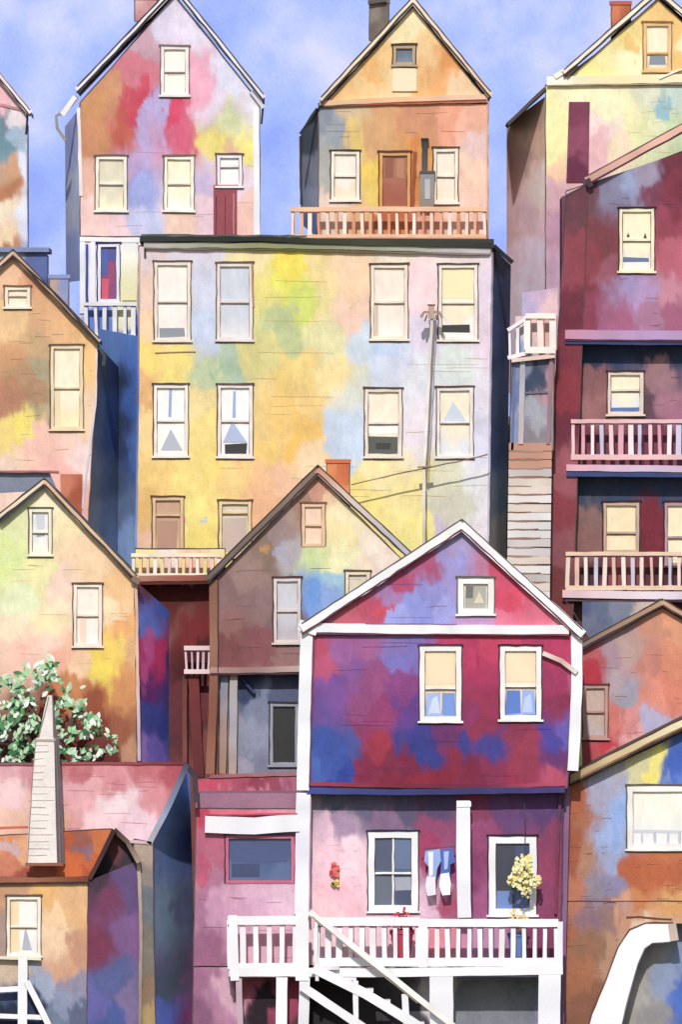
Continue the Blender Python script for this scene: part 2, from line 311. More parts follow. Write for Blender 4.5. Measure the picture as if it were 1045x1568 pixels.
roof(h,(864,108),(1008,-18),(1140,98),9,['F0E8D0','F3EED8','EFE0B8'],['F0E4C8','EBD8B0'],'A89080',line='6A5048',lw=2.6)
trim(h,[([(838,124),(930,122),(1060,120)],13,['F4EFDC','F3E6A8','F4EAC4'],-.14,.02),([(838,131),(930,130),(1060,128)],2,'A8987A',-.15,.02),([(778,190),(836,135)],5,'55483F',-.1,3.5),([(850,118),(872,104)],8,'EDE6D6',-.2,.02),([(868,118),(884,100)],6,'5A4A3A',-.24,-.2),([(1010,120),(1045,106)],3,'F4EFDC',-.2)],'trim')
chimney(h,938,2,968,60,'D87A4E','B8603E',1.2)
siding(h,(905,135,1040,250),10,'B8A070')
# =============================================================== F yellow apartment block
h=H('yellow_apartment_building',14,480,1000)
win(h,237,402,291,521,'F2E6DC','E9DCCC','7A665C',low='EFE2DA',ex=[(.12,.84,.85,.96,'8A8E98')])
win(h,333,404,386,520,'C8CCD8','E2D6D0','8A6A5C',low='D8D6D8')
win(h,569,406,624,519,'EFDECB','EBDCC8','7A5C50',low='F1E6DA',ex=[(.1,.5,.2,.95,'D8B8A0')])
win(h,673,406,731,520,'EFE2BE','ECE0D4','7A5C50',low='EEE6E0',ex=[(.1,.05,.9,.45,'F0E2AC'),(.05,.80,.8,.90,'1E1E24')])
win(h,236,590,287,698,'F4F0EA','EFE6D6','6E6260',low='F2EDE4',ex=[(.44,.05,.52,.45,'8FA8D8'),([(.2,.92),(.5,.62),(.85,.92)],'B0B6C0')])
win(h,334,590,386,699,'F4EFEC','EBE0DA','7E6660',low='EDE8E4',ex=[(.44,.08,.52,.45,'8FA8D8'),([(.15,.8),(.42,.5),(.85,.8)],'A6B4D8'),(.2,.82,.85,.97,'1C1E24')])
win(h,560,596,615,699,'F1E2C8','E9DACA','7A5C50',low='DDE0DE',ex=[(.08,.5,.92,.66,'F2F0EA'),(.08,.70,.88,.97,'4A5046'),(.3,.80,.7,.9,'23272A')])
win(h,670,594,724,699,'F0E3C6','EBE2DC','7A5C50',low='D9DCE2',ex=[([(.15,.5),(.45,.2),(.85,.5)],'C8D2E0')])
win(h,234,762,280,850,'C99C7C','E2C090','8A5C3C',mid=.3,low='DCAE7A',ex=[(.15,.4,.8,.9,'B88A70')])
win(h,336,768,384,852,'D8C8B0','EBD29A','8A6C4C',mid=.2,low='E2C89A',ex=[(.15,.3,.85,.9,'C8B0A0')])
Fp=[(300,395,'DAD4E2'),(225,440,'E6C8B4'),(225,500,'F0CFA4'),(222,400,'D8C8CC'),(312,430,'CDD4E8'),(312,500,'C0CFE8'),(390,400,'EDE0A0'),(408,430,'E2D778'),(455,405,'F2E03A'),(440,430,'E0E04C'),(455,460,'CEDB62'),(435,500,'B8C68C'),(500,410,'EDD88C'),(500,460,'E6D690'),(540,420,'F0CDA4'),(535,470,'F2CDB4'),(550,400,'EED2B0'),(500,520,'DCDAA0'),(560,520,'C8D8E4'),(600,545,'CCD8EC'),(650,430,'F0D2D4'),(650,520,'DCD4E8'),(745,440,'E2D4E6'),(745,520,'E0D0E0'),(705,395,'E6DAD8'),(600,395,'EADFC8'),(225,545,'EED468'),(270,560,'ECD870'),(320,555,'BCCCA0'),(350,550,'A8C0A8'),(400,545,'D2CC80'),(430,575,'E3C66C'),(470,570,'EBCF78'),(510,580,'EBD892'),(300,620,'ECD892'),(312,660,'F0DC7C'),(225,650,'F0D28C'),(400,650,'E8C87A'),(430,640,'EAC46A'),(410,690,'EFCA68'),(465,665,'ECC05C'),(480,630,'ECCB7A'),(530,610,'D4DCCE'),(515,660,'C0D4E6'),(535,680,'C4D8EC'),(490,700,'EED0A0'),(640,650,'E3DCE4'),(640,590,'D9E0E8'),(700,560,'D4E0DC'),(745,600,'DCDCEA'),(745,680,'D2D6EC'),(225,725,'F2CE74'),(300,725,'F0DA78'),(360,735,'F0CE7E'),(400,735,'F2BE86'),(430,730,'F0C098'),(300,780,'F0E27A'),(310,830,'F2DE6C'),(395,770,'F0B888'),(330,720,'F2D468'),(580,710,'EFE2A0'),(560,760,'F0DE7A'),(600,800,'F0E47E'),(630,750,'F0E294'),(640,820,'F0E88A'),(680,740,'D2D6B8'),(700,780,'D0D2BC'),(735,720,'DCE0E2'),(735,790,'E6E6EC'),(225,840,'E8C0A0'),(690,830,'C8BCD8'),(215,600,'DFAE6C'),(215,780,'E2B868')]
TINT=(1.03,.98,.97)
facade(h,'front_wall',[(212,376),(755,380),(748,1000),(206,1000)],Fp,[(455,412,26,16,'EFE040'),(448,455,18,16,'CBDC5E'),(352,560,28,9,'9FBF98'),(275,800,8,10,'F08A98'),(318,805,9,7,'A8C4E8'),(265,790,9,6,'EE9A6A'),(585,538,20,10,'B8D0EE'),(455,680,16,18,'EEC24C')],g=3.2,warp=20)
TINT=(1,1,1)
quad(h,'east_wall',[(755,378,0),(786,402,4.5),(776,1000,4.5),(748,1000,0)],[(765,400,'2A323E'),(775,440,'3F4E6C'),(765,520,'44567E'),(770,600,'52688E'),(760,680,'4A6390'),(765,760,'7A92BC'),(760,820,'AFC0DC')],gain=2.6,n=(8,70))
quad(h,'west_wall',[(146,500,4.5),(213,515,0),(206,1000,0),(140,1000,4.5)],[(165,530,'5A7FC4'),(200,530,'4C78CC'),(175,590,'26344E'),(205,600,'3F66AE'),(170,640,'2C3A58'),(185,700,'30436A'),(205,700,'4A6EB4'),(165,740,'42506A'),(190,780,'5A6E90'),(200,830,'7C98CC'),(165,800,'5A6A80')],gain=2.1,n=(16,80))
solid(h,'body',[(216,380),(751,384),(744,998),(212,998)],.15,4.4,'B8A888')
solid(h,'flat_roof',[(214,364),(757,366),(757,374),(214,372)],-.1,4.5,'3A3C38',M_ROOF)
trim(h,[([(214,366),(400,366),(560,371),(757,376)],8,['2E3236','23261F','3C3F2C','2E2F28'],-.22,.0,.9),([(220,375),(400,376),(560,379),(752,384)],8,['B8B4AC','8C8E60','9A9A80','C2BCC0'],-.14,0,.9),([(222,380),(330,381),(560,386),(750,389)],2,['8A8078','5A5A30','6A6A48','9A8A8A'],-.15,0,1),([(216,360),(470,362)],3,'555A50',-.24,-.1,1),([(757,376),(786,402)],6,'1C2028',-.1,.6),([(213,385),(212,540),(208,840)],3,['C8A88C','3A62B0','8AA0C8'],-.03,.02),([(755,385),(748,830)],3,['8A7A88','C8C0D4'],-.03,.02),([(222,382),(222,395)],3,'3A3C40')],'parapet')
trim(h,[([(386,404),(388,470)],3,'B88A6A'),([(237,540),(300,538)],1.5,'C8A860')],'wall_marks')
siding(h,(216,390,750,830),50,'B09A6A')
# lamp post
hl=H('street_lamp',13.2,655,1080)
trim(hl,[([(662,486),(656,600),(650,720),(648,1080)],4.5,['D8CCC0','EDE6DC','C8B8A0','D8D0C0'],-.05,.05,.5),([(666,486),(660,600),(654,720)],1.3,'8A7060',-.07,.0,.5),([(645,486),(650,478),(658,478)],4,'A88A78',-.14,.1,.3),([(665,478),(673,478),(678,487)],4,'A88A78',-.14,.1,.3),([(661,468),(661,488)],9,'B89C84',-.12,.12,.2),([(655,467),(667,467)],2.5,'6A5448',-.14,.14,.2),([(655,482),(651,492)],2.4,'6A5448',-.1,.1),([(668,482),(670,490)],2.4,'6A5448',-.1,.1)],'pole_and_lantern')
trim(hl,[([(538,742),(590,730),(650,717),(700,707),(748,696)],1.8,'7A6048',-.05,-.02,.8),([(640,716),(662,714)],3,'9A8068',-.08,.08)],'wire')
# =============================================================== G far left mid
h=H('slate_roofed_shed',17,40,760)
facade(h,'front_wall',[(-60,386),(72,386),(72,760),(-60,760)],[(20,395,'A8A8B4'),(60,410,'5E6EA8'),(70,440,'40559C')],holes=False)
solid(h,'roof_slab',[(-60,379),(75,379),(75,386),(-60,386)],-.2,4,'7E8CB0',M_ROOF)
solid(h,'body',[(-58,388),(70,388),(70,758),(-58,758)],.1,4,'7E8CB0')
chimney(h,76,424,106,760,'C0A090','8A98C8',-.6)
h=H('brown_gabled_house',12,40,1000)
win(h,8,440,45,470,'EEDCC0','F0E2CC','A07C60',mid=.4)
win(h,78,530,126,657,'F1E4C4','EBD0A8','8A6C54',low='F2DFAE',ex=[(.12,.5,.3,.95,'E8D0A0')])
facade(h,'front_wall',[(-90,500),(20,392),(150,526),(124,1000),(-90,1000)],[(20,415,'E8B890'),(50,430,'D89870'),(65,470,'DDA878'),(20,490,'EBC088'),(100,505,'E4AE76'),(60,530,'C9A274'),(20,540,'D09868'),(40,580,'B98E66'),(10,610,'B98060'),(60,615,'B4A078'),(60,570,'A89A78'),(135,560,'EDBE78'),(132,640,'F0CCA8'),(30,655,'F0D668'),(10,680,'EED070'),(60,680,'F0BCA8'),(100,690,'F2C6B4'),(20,710,'F0CDB8'),(90,720,'F0B0A4'),(120,700,'F3D4CC'),(100,780,'E8A898')],[(28,655,14,14,'F0DA58'),(45,600,20,22,'AD8560')],g=3.4)
facade(h,'chimney_front',[(92,726),(126,726),(124,820),(94,820)],[(100,740,'C87858'),(118,760,'A8502E'),(110,790,'B86040')],dy=-.05,g=4,holes=False)
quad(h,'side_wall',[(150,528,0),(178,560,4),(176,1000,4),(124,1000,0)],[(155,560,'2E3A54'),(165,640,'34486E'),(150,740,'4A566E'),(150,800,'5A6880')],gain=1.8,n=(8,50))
solid(h,'body',[(-86,505),(20,405),(144,535),(120,996),(-86,996)],.15,4,'B08C70')
roof(h,(-100,496),(20,383),(152,520),8,['E0B890','D8B49A'],['C8A488','C49878','D8B898'],'6A5A58',line='4A3C3C',lw=2.6)
trim(h,[([(20,392),(80,445),(152,526)],2.5,'3A3034',-.3,-.25),([(150,530),(160,545),(158,560)],5,'3C4248',-.2,.3),([(148,530),(146,620),(125,780)],3,['E8D0C8','C8C4DC'],-.03),([(0,722),(90,722)],3,'B87878')],'trim')
siding(h,(0,480,140,720),22,'8A6048')
# =============================================================== E purple right building
TINT=(1.03,1.06,.84)
h=H('purple_tenement_building',14,960,1100)
win(h,950,320,1002,415,'F1E6C0','EFE2C0','4A2A3A',low='E2E0DC',ex=[(.1,.78,.85,.86,'5A6A90'),([(.2,.45),(.25,.38),(.3,.45)],'2A2030'),([(.7,.47),(.75,.38),(.8,.47)],'2A2030')])
Ep=[(910,300,'6A4258'),(935,290,'8078A8'),(965,275,'8E92CC'),(985,270,'9A8AB8'),(1030,265,'6E2C48'),(1020,330,'963E5E'),(1035,400,'B85A7C'),(885,330,'6C3A50'),(925,360,'7E3C50'),(900,400,'8A3A50'),(880,440,'7C3048'),(930,410,'94506C'),(960,440,'A084C4'),(985,450,'AC88C8'),(1020,440,'C27CA0'),(900,480,'8C3A5C'),(950,490,'A05888'),(1000,490,'A870A0'),(1035,490,'A05884'),(870,500,'6C2440'),(1010,300,'7A3A5C')]
facade(h,'top_wall',[(868,292),(898,282),(1130,160),(1130,512),(856,512)],Ep,[(968,285,12,16,'9098D0'),(1030,290,20,40,'822E4C'),(965,445,18,10,'A28CD0')],g=3.2)
h2dy=.7
win(h,933,570,986,634,'F2E6C4','E6D2C0','5A3C48',low='D8DCE6',mid=.42,dy=h2dy,ex=[(.1,.42,.9,.48,'8A94A8'),(.05,.84,.9,.95,'4A6AA8')])
facade(h,'middle_wall',[(862,512),(1130,512),(1130,720),(858,720)],[(900,535,'2E3C68'),(960,535,'303E70'),(1030,535,'343A68'),(900,580,'8A5868'),(905,620,'A06878'),(1010,580,'9C7088'),(1030,620,'A0688C'),(1000,620,'5E4058'),(900,660,'7C4058'),(1000,680,'7A3C5C')],[(950,542,95,14,'2C3866')],dy=h2dy,g=3.6)  # dark blue top paints in shade below the floor band
win(h,926,770,980,846,'F0DCAE','C8A890','4A3440',low='F2D8B0',mid=.6,dy=h2dy)
win(h,1020,770,1075,866,'F2E2B8','B89098','4A3440',mid=.55,dy=h2dy)
facade(h,'lower_wall',[(858,720),(1130,720),(1130,1090),(855,1090)],[(900,750,'3A4468'),(960,748,'34406C'),(1030,745,'3A4474'),(895,790,'86606A'),(900,830,'8C5E66'),(1000,790,'7A2440'),(1000,830,'6C2038'),(905,880,'5A3444'),(960,880,'8C4A58'),(1010,890,'5C3040')],[(1000,810,15,50,'78223E')],dy=h2dy,g=3.6)  # top tones darkened to deepen the shade under the balcony slab
facade(h,'corner_pier',[(868,300),(898,284),(900,300),(873,1090),(838,1090),(850,600)],[(885,310,'6A3A50'),(870,400,'8C3C54'),(862,480,'6E2A44'),(868,540,'7A2C48'),(862,600,'8C3048'),(860,660,'6C2844'),(860,720,'9A5068'),(858,780,'88344A'),(858,840,'8A4A5E'),(850,900,'70303C')],dy=-.03,g=3.2,holes=False)
solid(h,'body',[(862,300),(1125,200),(1125,1085),(862,1085)],.9,5,'7A4058')
solid(h,'side_block',[(840,800),(864,800),(864,1088),(840,1088)],0,5,'7A4058')
m=MB(h)
m.stroke([(898,277),(1170,128)],11,['C8988C','F0B8A0','F0CDBC'],-.28,-.18,.6,20); m.stroke([(898,284),(1170,135)],3,'5A2E3C',-.29,-.18,.7,20); m.stroke([(898,270),(1170,121)],1.8,'6A4448',-.29,-.2,.6,20); m.done('bargeboard')
solid(h,'roof_slope',[(898,273),(1170,124),(1170,132),(898,281)],-.2,4.6,'B88478',M_ROOF)
trim(h,[([(900,274),(906,286)],8,'4A3440',-.3,-.1),([(866,512),(960,513),(1130,514)],14,['C88AA4','B898C8','A87898'],-.12,.72),([(866,521),(1130,523)],3,'4A2A44',-.13,.6),([(866,525),(1130,527)],4,'3A4070',-.1,.5),
 ([(868,716),(960,717),(1130,719)],10,['E8A8B8','D8C0D8','C890B0'],-.16,.72),([(868,726),(1130,728)],7,['3A4A80','34406A'],-.13,.7),([(862,909),(960,911),(1130,912)],12,['E8C0C4','EADCE0','C0A8C4'],-.16,.72),([(862,919),(1130,921)],3,'4A2A3A',-.16,.7)],'floor_bands')
rail(h,878,1070,645,700,['F0C8CC','E2A0B0','F4E4E6','C8C4E0'],14,-.05,7,6,8,'E8B8B8',line='7A2A40')
rail(h,870,1070,848,900,['EFD8C8','E8B8A8','F2E8D8','D0C8D8'],14,-.05,6,6,7,'E8C8A8',line='5A2A34')
siding(h,(900,560,1045,640),8,'5A3048',h2dy); siding(h,(900,300,1045,500),14,'5A2A48')
TINT=(1,1,1)
# porch tower on its left
h=H('stair_tower',13,812,1100)
facade(h,'tower_wall',[(785,545),(850,548),(848,690),(785,690)],[(790,600,'6E7EA8'),(800,560,'8088A0'),(822,575,'3E4A66'),(820,630,'A9A8B0'),(838,640,'8A8C9C'),(820,670,'8A8088'),(795,660,'8C94B0'),(845,600,'B89098')],[(824,575,18,24,'3A455E'),(822,632,16,30,'A6A5AE')],holes=False,g=3)
facade(h,'upper_wall',[(800,448),(855,440),(855,484),(800,484)],[(830,455,'C8A8C4'),(815,470,'B8A8CC'),(845,470,'E0B8BC')],holes=False,dy=.3)
facade(h,'rail_back',[(790,484),(852,484),(850,545),(790,545)],[(810,510,'EBC8C0'),(840,510,'E4B0A8'),(800,530,'9AA8C8')],holes=False,dy=.2)
rail(h,808,848,484,536,['F4E8E0','F2D8CC'],19,-.3,10,8,10,'F3E8DC',line='B07A6A')
rail(h,781,806,506,548,['F0E8E6'],10,-.2,4,6,6,'ECE4E4',yt2=486,yb2=540,line='6A7AA0')
trim(h,[([(784,552),(850,545)],6,'E8C8B8',-.25,0),([(801,552),(798,680)],8,['A8A8BC','C8B8B4'],-.1),([(788,552),(785,690)],4,'5A74B0',-.05),([(845,550),(840,680)],6,'A07880',-.1),([(806,602),(842,600)],3,'6A6A78',-.06)],'posts')
cl=MB(h)
for i in range(28):
    y=684+i*13.4
    c=random.choice(['E2DAD4','D2C8C4','E4DCD8','C8BCB6','DCCABC'])
    if i<3: c='C89078'
    cl.stroke([(780-i*.2,y),(846-i*.2,y+random.uniform(-1,1))],12,c,-.05,.1,.4,20)
    cl.stroke([(782-i*.2,y+6.5),(824+random.uniform(-10,18),y+6.5+random.uniform(-1,1))],random.uniform(2,4),random.choice(['9A7460','8A5A44','A88A78']),-.065,.0,.8,10,taper=True)
cl.done('clapboards')
solid(h,'body',[(784,548),(846,550),(842,1098),(778,1098)],.11,3,'A89890')
# =============================================================== H left cream house
h=H('cream_gabled_house',6,90,1400)
win(h,45,780,78,849,'E4E2DC','EFE8CC','7A6E64',low='EEEAD0',ex=[(.3,.1,.7,.45,'C8CCD4'),(.3,.5,.7,.6,'8A98A8')])
win(h,113,895,155,989,'F3E6D6','F0DCC8','8A6A54',low='F3ECE4',ex=[(.2,.5,.45,.95,'EDD0B8')])
Hp=[(70,765,'F3E6C0'),(30,800,'E2E4A8'),(100,800,'F0DCA8'),(20,850,'DCE490'),(60,870,'E6DE9C'),(115,850,'F2CFA4'),(150,860,'EFC89C'),(90,900,'F3CCB8'),(100,930,'F4DAB4'),(30,920,'DCE0B0'),(70,950,'F3E0A8'),(20,960,'F0D8B4'),(30,1000,'F3BCA8'),(70,990,'F5CDB8'),(180,900,'EDBC80'),(190,960,'EEA860'),(170,930,'F2D4A4'),(180,990,'F0C850'),(160,1030,'F2D23C'),(120,1020,'F3C89C'),(90,1010,'EFA890'),(110,1050,'C8804C'),(140,1070,'B4683A'),(190,1050,'D08A50'),(60,1080,'8A3A2C'),(140,1120,'7A2A24'),(190,1120,'A05A3C'),(30,1130,'4A2A22'),(170,1150,'6A2424'),(200,1150,'C08A68'),(205,1000,'DEA878')]
facade(h,'front_wall',[(-90,870),(70,742),(206,890),(213,1400),(-90,1400)],Hp,[(158,1032,9,17,'F2D640'),(185,985,9,22,'EECC58'),(30,850,24,20,'D9E498'),(140,1085,16,30,'94482C')],g=3.2)
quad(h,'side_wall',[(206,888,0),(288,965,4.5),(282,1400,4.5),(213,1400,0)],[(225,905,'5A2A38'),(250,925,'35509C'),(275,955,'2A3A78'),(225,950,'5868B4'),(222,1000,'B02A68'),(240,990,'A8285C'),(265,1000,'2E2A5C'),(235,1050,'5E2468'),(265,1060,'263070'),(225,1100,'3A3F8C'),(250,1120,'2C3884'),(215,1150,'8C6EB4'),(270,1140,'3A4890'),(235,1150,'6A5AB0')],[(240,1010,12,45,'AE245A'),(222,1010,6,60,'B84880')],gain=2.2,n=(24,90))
solid(h,'body',[(-86,875),(70,756),(200,895),(207,1396),(-86,1396)],.15,4.4,'B8A088')
roof(h,(-110,872),(68,733),(210,882),9,['E0D0B8','EAD9BC','E4CFA8'],['E0B088','D8B890','C8A888'],'5E6478',line='453A3C',lw=2.8)
trim(h,[([(0,800),(66,744)],3,'3A3A44',-.3,-.26),([(208,892),(210,1000),(213,1165)],5,['D8A888','E0B8A0','C8B0C8'],-.05),([(203,884),(214,892)],9,'8A6A58',-.3,-.1)],'trim')
solid(h,'back_roof_slope',[(-90,722),(74,722),(86,750),(-90,760)],.6,1.0,'7E8498',M_ROOF)
trim(h,[([(-60,722),(76,722)],3,'A86A70',.4,.6)],'ridge_trim')
siding(h,(0,850,200,1020),18,'D09A70')
# bush
hb=H('leafy_bush',4.3,80,1420)
rnd=random.Random(3); V=[];F=[];C=[]
lc=[lin(c) for c in ('BEDDB4','93C68C','62A468','35703F','E8F2E0','ABD69E','45864C','7AA67A')]
lobes=[(18,1050,30,26,.5),(65,1035,34,26,.45),(45,1085,46,34,.6),(112,1078,30,30,.5),(10,1120,36,40,.6),(80,1128,52,32,.6),(150,1140,38,22,.4),(138,1108,22,18,.35),(60,1160,90,24,.6),(75,1014,18,12,.3)]
for lb in lobes:
    for _ in range(int(lb[2]*lb[3]*.12)):
        a=rnd.uniform(0,6.283); r=math.sqrt(rnd.random())*rnd.uniform(.6,1.12); 
        x=lb[0]+lb[2]*r*math.cos(a); y=lb[1]+lb[3]*r*math.sin(a); d=rnd.uniform(-1,1)*lb[4]
        n=noise.noise(Vector((x*.055,y*.055,2)))
        n2=noise.noise(Vector((x*.09,y*.09,9)))
        if n<-.08: continue
        dark = n2*1.6+rnd.uniform(-.22,.22)+(-d*.3)
        c=lc[rnd.choice([0,4,5,4,1,0])] if dark>-.05 else lc[rnd.choice([2,3,6,7,1])]
        th=rnd.uniform(0,6.283); s=rnd.uniform(3.5,8); tilt=rnd.uniform(-.04,.04)
        b=len(V)
        for u,w in ((-1,0),(-.3,.45),(.4,.38),(1,0),(.3,-.42),(-.4,-.4)):
            X=x+s*(u*math.cos(th)-w*math.sin(th)); Y=y+s*(u*math.sin(th)+w*math.cos(th))
            V.append(hb.P(X,Y,d+tilt*u)); k=rnd.uniform(.85,1.1); C.append(tuple(min(.8,z*k) for z in c))
        F.append(tuple(range(b,b+6)))
mkobj(hb,'leaves',V,F,C,M_LEAF)
trim(hb,[([(80,1420),(74,1250),(60,1120),(40,1060)],9,'5A4034',-.05,.1),([(72,1200),(100,1120),(120,1085)],6,'5A4034',-.04,.06),([(66,1160),(20,1100)],5,'5A4034',-.04,.06),([(90,1180),(150,1135)],4,'5A4034',-.03,.05)],'trunk_and_limbs')
# =============================================================== I brown mid house
h=H('umber_gabled_house',7,440,1400)
win(h,463,772,497,836,'EEC8A8','E8BE98','9A705C',mid=.5,low='EED0B0',sill=False)
win(h,420,886,460,984,'C8C6CC','D8CAC4','6A4C48',low='B8AEB4')
win(h,530,876,566,935,'D8CCB4','E8D8B8','8A6A4C',low='C8B8A0')
facade(h,'gable_wall',[(322,894),(487,728),(640,880),(640,1026),(322,1026)],[(487,750,'C89078'),(465,775,'A07868'),(430,820,'9C8480'),(450,850,'B0A4A8'),(400,850,'8A7060'),(380,880,'9C7C74'),(345,910,'8A6868'),(350,960,'93645E'),(390,930,'8C6C6A'),(400,980,'8A5054'),(340,1000,'804848'),(450,1000,'9A706C'),(440,930,'7A6468'),(505,770,'EBC098'),(530,790,'F0E0B0'),(515,820,'F0DC98'),(560,830,'EFDCC4'),(590,850,'F0DAC8'),(500,850,'D8DE98'),(475,860,'C8D890'),(485,880,'8CB4D8'),(515,880,'9CC0D4'),(480,905,'6E98DC'),(505,910,'88A4D8'),(550,865,'F0D8B8'),(575,900,'E0C8C8'),(520,850,'F0E8B0')],[(483,900,14,20,'6C9ADC'),(435,845,16,14,'A8A6B8'),(405,845,8,12,'C08A54')],g=3.2)
solid(h,'body',[(326,905),(487,742),(636,900),(636,1396),(330,1396)],.9,5,'8A7068')
roof(h,(318,880),(487,713),(660,874),12,['6A5A54','7E6A60','8A6E60'],['D09070','D8C8B8','B8B0B8','D0C8D0'],'7A5A50',line='3A2E2E',lw=2.6)
trim(h,[([(322,1026),(400,1026),(462,1024)],9,['B08880','A07A74','C0A8A0'],-.12,.5),([(322,1032),(462,1031)],3,'4A2E34',-.13,.3),([(327,888),(328,1020),(322,1185)],13,['8A5A44','9A6A54','8C503C','A06A54'],-.1,.05),([(334,890),(334,1185)],1.5,'4A2A28',-.12)],'eaves_and_post')
win(h,414,1078,456,1172,'181C22','9A9CA8','4A4E5C',mid=0,low='14161A',dy=.5,sill=True,name='dark_doorway')
facade(h,'porch_wall',[(322,1030),(640,1030),(640,1400),(322,1400)],[(345,1060,'98A0B0'),(345,1120,'B08A78'),(380,1050,'38456A'),(440,1050,'505878'),(400,1080,'7E86A0'),(385,1130,'8E94AC'),(400,1160,'7A7E98'),(440,1060,'586080'),(455,1150,'8A8A9C'),(340,1170,'9C6A5C'),(380,1180,'9A98AC')],dy=.5,g=3.4,holes=True)
trim(h,[([(344,1034),(340,1185)],11,['8A93A8','A48C86','B08A70'],.2,.45),([(358,1034),(356,1185)],12,['B8ACA0','A8A8B4','B49C90'],.1,.3),([(366,1034),(390,1062)],4,'38406A',.3,.45),([(352,1034),(350,1185)],2,'40425A',.2,.4)],'porch_columns')
facade(h,'porch_roof_face',[(300,1192),(462,1182),(462,1400),(300,1400)],[(320,1200,'D04A66'),(330,1225,'D87A8C'),(370,1205,'B8506C'),(400,1225,'D87C94'),(420,1200,'A04860'),(450,1215,'B8708C'),(345,1235,'E090A0')],[(390,1205,16,10,'9C3A54')],dy=-.9,g=3,holes=False)
trim(h,[([(322,1188),(462,1184)],5,['A86068','B87878'],-.95,-.5),([(300,1215),(455,1212)],1.2,'8A2A40',-.92,-.9)],'porch_roof_trim')
solid(h,'porch_floor',[(320,1188),(640,1186),(640,1194),(320,1196)],-.85,.5,'8A4050',M_ROOF)
chimney(h,500,706,536,780,'E88A50','D06A38',.9)
siding(h,(335,870,620,1020),26,'5E4440')
# red balcony annexe to its left
h=H('red_balcony_annexe',8.5,270,1400)
facade(h,'annexe_wall',[(206,840),(345,840),(345,1400),(206,1400)],[(225,860,'F0DC8A'),(260,865,'E8D8C8'),(300,860,'F0C8A0'),(325,860,'F2D890'),(230,900,'6A2420'),(270,905,'5C201E'),(310,910,'6E2826'),(300,960,'7A2428'),(310,1010,'4A1820'),(300,1080,'6E3038'),(310,1150,'8A4A44'),(295,1120,'5A2A34')],[(270,905,60,14,'64221E')],dy=.3,holes=False,g=3.4)
rail(h,204,336,850,880,['F2E6D8','F0D890','EFC8B8'],11,-.4,5,6,4,'F2E4C8',line='C06A50')
trim(h,[([(198,886),(345,884)],9,['C89078','A05A48','8A4838'],-.45,.3),([(198,893),(345,892)],4,['6A2420','4A1A1A'],-.44,.3)],'deck_edge')
solid(h,'body',[(208,890),(343,890),(343,1398),(208,1398)],.4,4,'6A3838')
rail(h,285,320,992,1028,['E8C8C8','C8A8B8'],8,-.5,4,7,7,'EBD4D0',line='5A1A28')
trim(h,[([(283,1035),(283,1190)],7,['6A3A30','8A4A38'],-.3,-.1),([(296,1035),(305,1190)],16,['7A3030','6A2A2A'],-.3,-.1)],'annexe_posts')
# =============================================================== M right mid house
h=H('terracotta_gabled_house',6,990,1450)
win(h,894,1050,931,1130,'C8AC9C','C8988C','8A4A44',low='C0B0B0')
facade(h,'front_wall',[(893,996),(1015,930),(1130,1000),(1130,1450),(893,1450)],[(910,1010,'C05A60'),(935,1000,'B0909C'),(965,990,'B89890'),(1000,960,'C8886C'),(1035,960,'E09870'),(1035,1010,'D98868'),(1000,1020,'C88070'),(905,1035,'B83044'),(950,1040,'B8A0A8'),(960,1070,'A8A0A8'),(940,1100,'D8786C'),(970,1100,'E0908C'),(1000,1070,'E08C74'),(1030,1060,'DC8068'),(1000,1110,'B8B0D0'),(970,1130,'E8A8A8'),(925,1140,'C83C4C'),(905,1145,'C85058'),(940,1160,'D88080')],[(905,1028,13,18,'BE2C40'),(958,1055,16,22,'A4A0B0'),(925,1142,22,10,'CC3848')],g=3.2)
solid(h,'body',[(897,1002),(1015,942),(1125,1005),(1125,1446),(897,1446)],.15,4,'A88078')
roof(h,(893,984),(1015,918),(1140,990),9,['8A7468','A88468','B89070'],['C89878','C8A080'],'6A5C58',line='4A3A38',lw=2.4)
facade(h,'slate_roof',[(868,920),(1008,921),(985,938),(893,986),(893,960)],[(885,935,'4C587C'),(920,945,'5E6884'),(960,935,'7C8094'),(900,960,'6C7088'),(990,925,'D0B8A8')],dy=.5,g=3,holes=False,mat=M_ROOF)
siding(h,(900,990,1045,1130),12,'9A4A44')
# =============================================================== J main purple house
h=H('purple_gabled_house',0,680,1700)
win(h,702,886,756,940,'D8D6C8','F2EEE8','8A807C',mid=0,low='C8C4B8',fw=8,lw=2.4,ex=[(.22,.2,.78,.82,'A8A494'),(.22,.2,.42,.55,'6A6A60'),([(.45,.7),(.6,.35),(.75,.7)],'D8CCB0')])
win(h,644,990,706,1104,'F0D2A8','F0EAE4','6A3A58',low='7C9CDC',mid=.56,fw=7,ex=[(.15,.08,.85,.5,'F2D4AA'),(.15,.62,.5,.92,'9AB4E8'),(.53,.62,.85,.92,'6A90D8'),([(.2,.9),(.3,.7),(.42,.66),(.5,.9)],'C8D4EE')])
win(h,767,990,829,1102,'F0D6B4','F0ECE6','5A2A48',low='5C80CC',mid=.54,fw=7,ex=[(.15,.08,.85,.48,'F2D6AE'),(.15,.60,.5,.92,'4A78CC'),(.53,.6,.85,.92,'8CACE4'),([(.55,.9),(.6,.7),(.75,.64),(.8,.9)],'B4C6EC')])
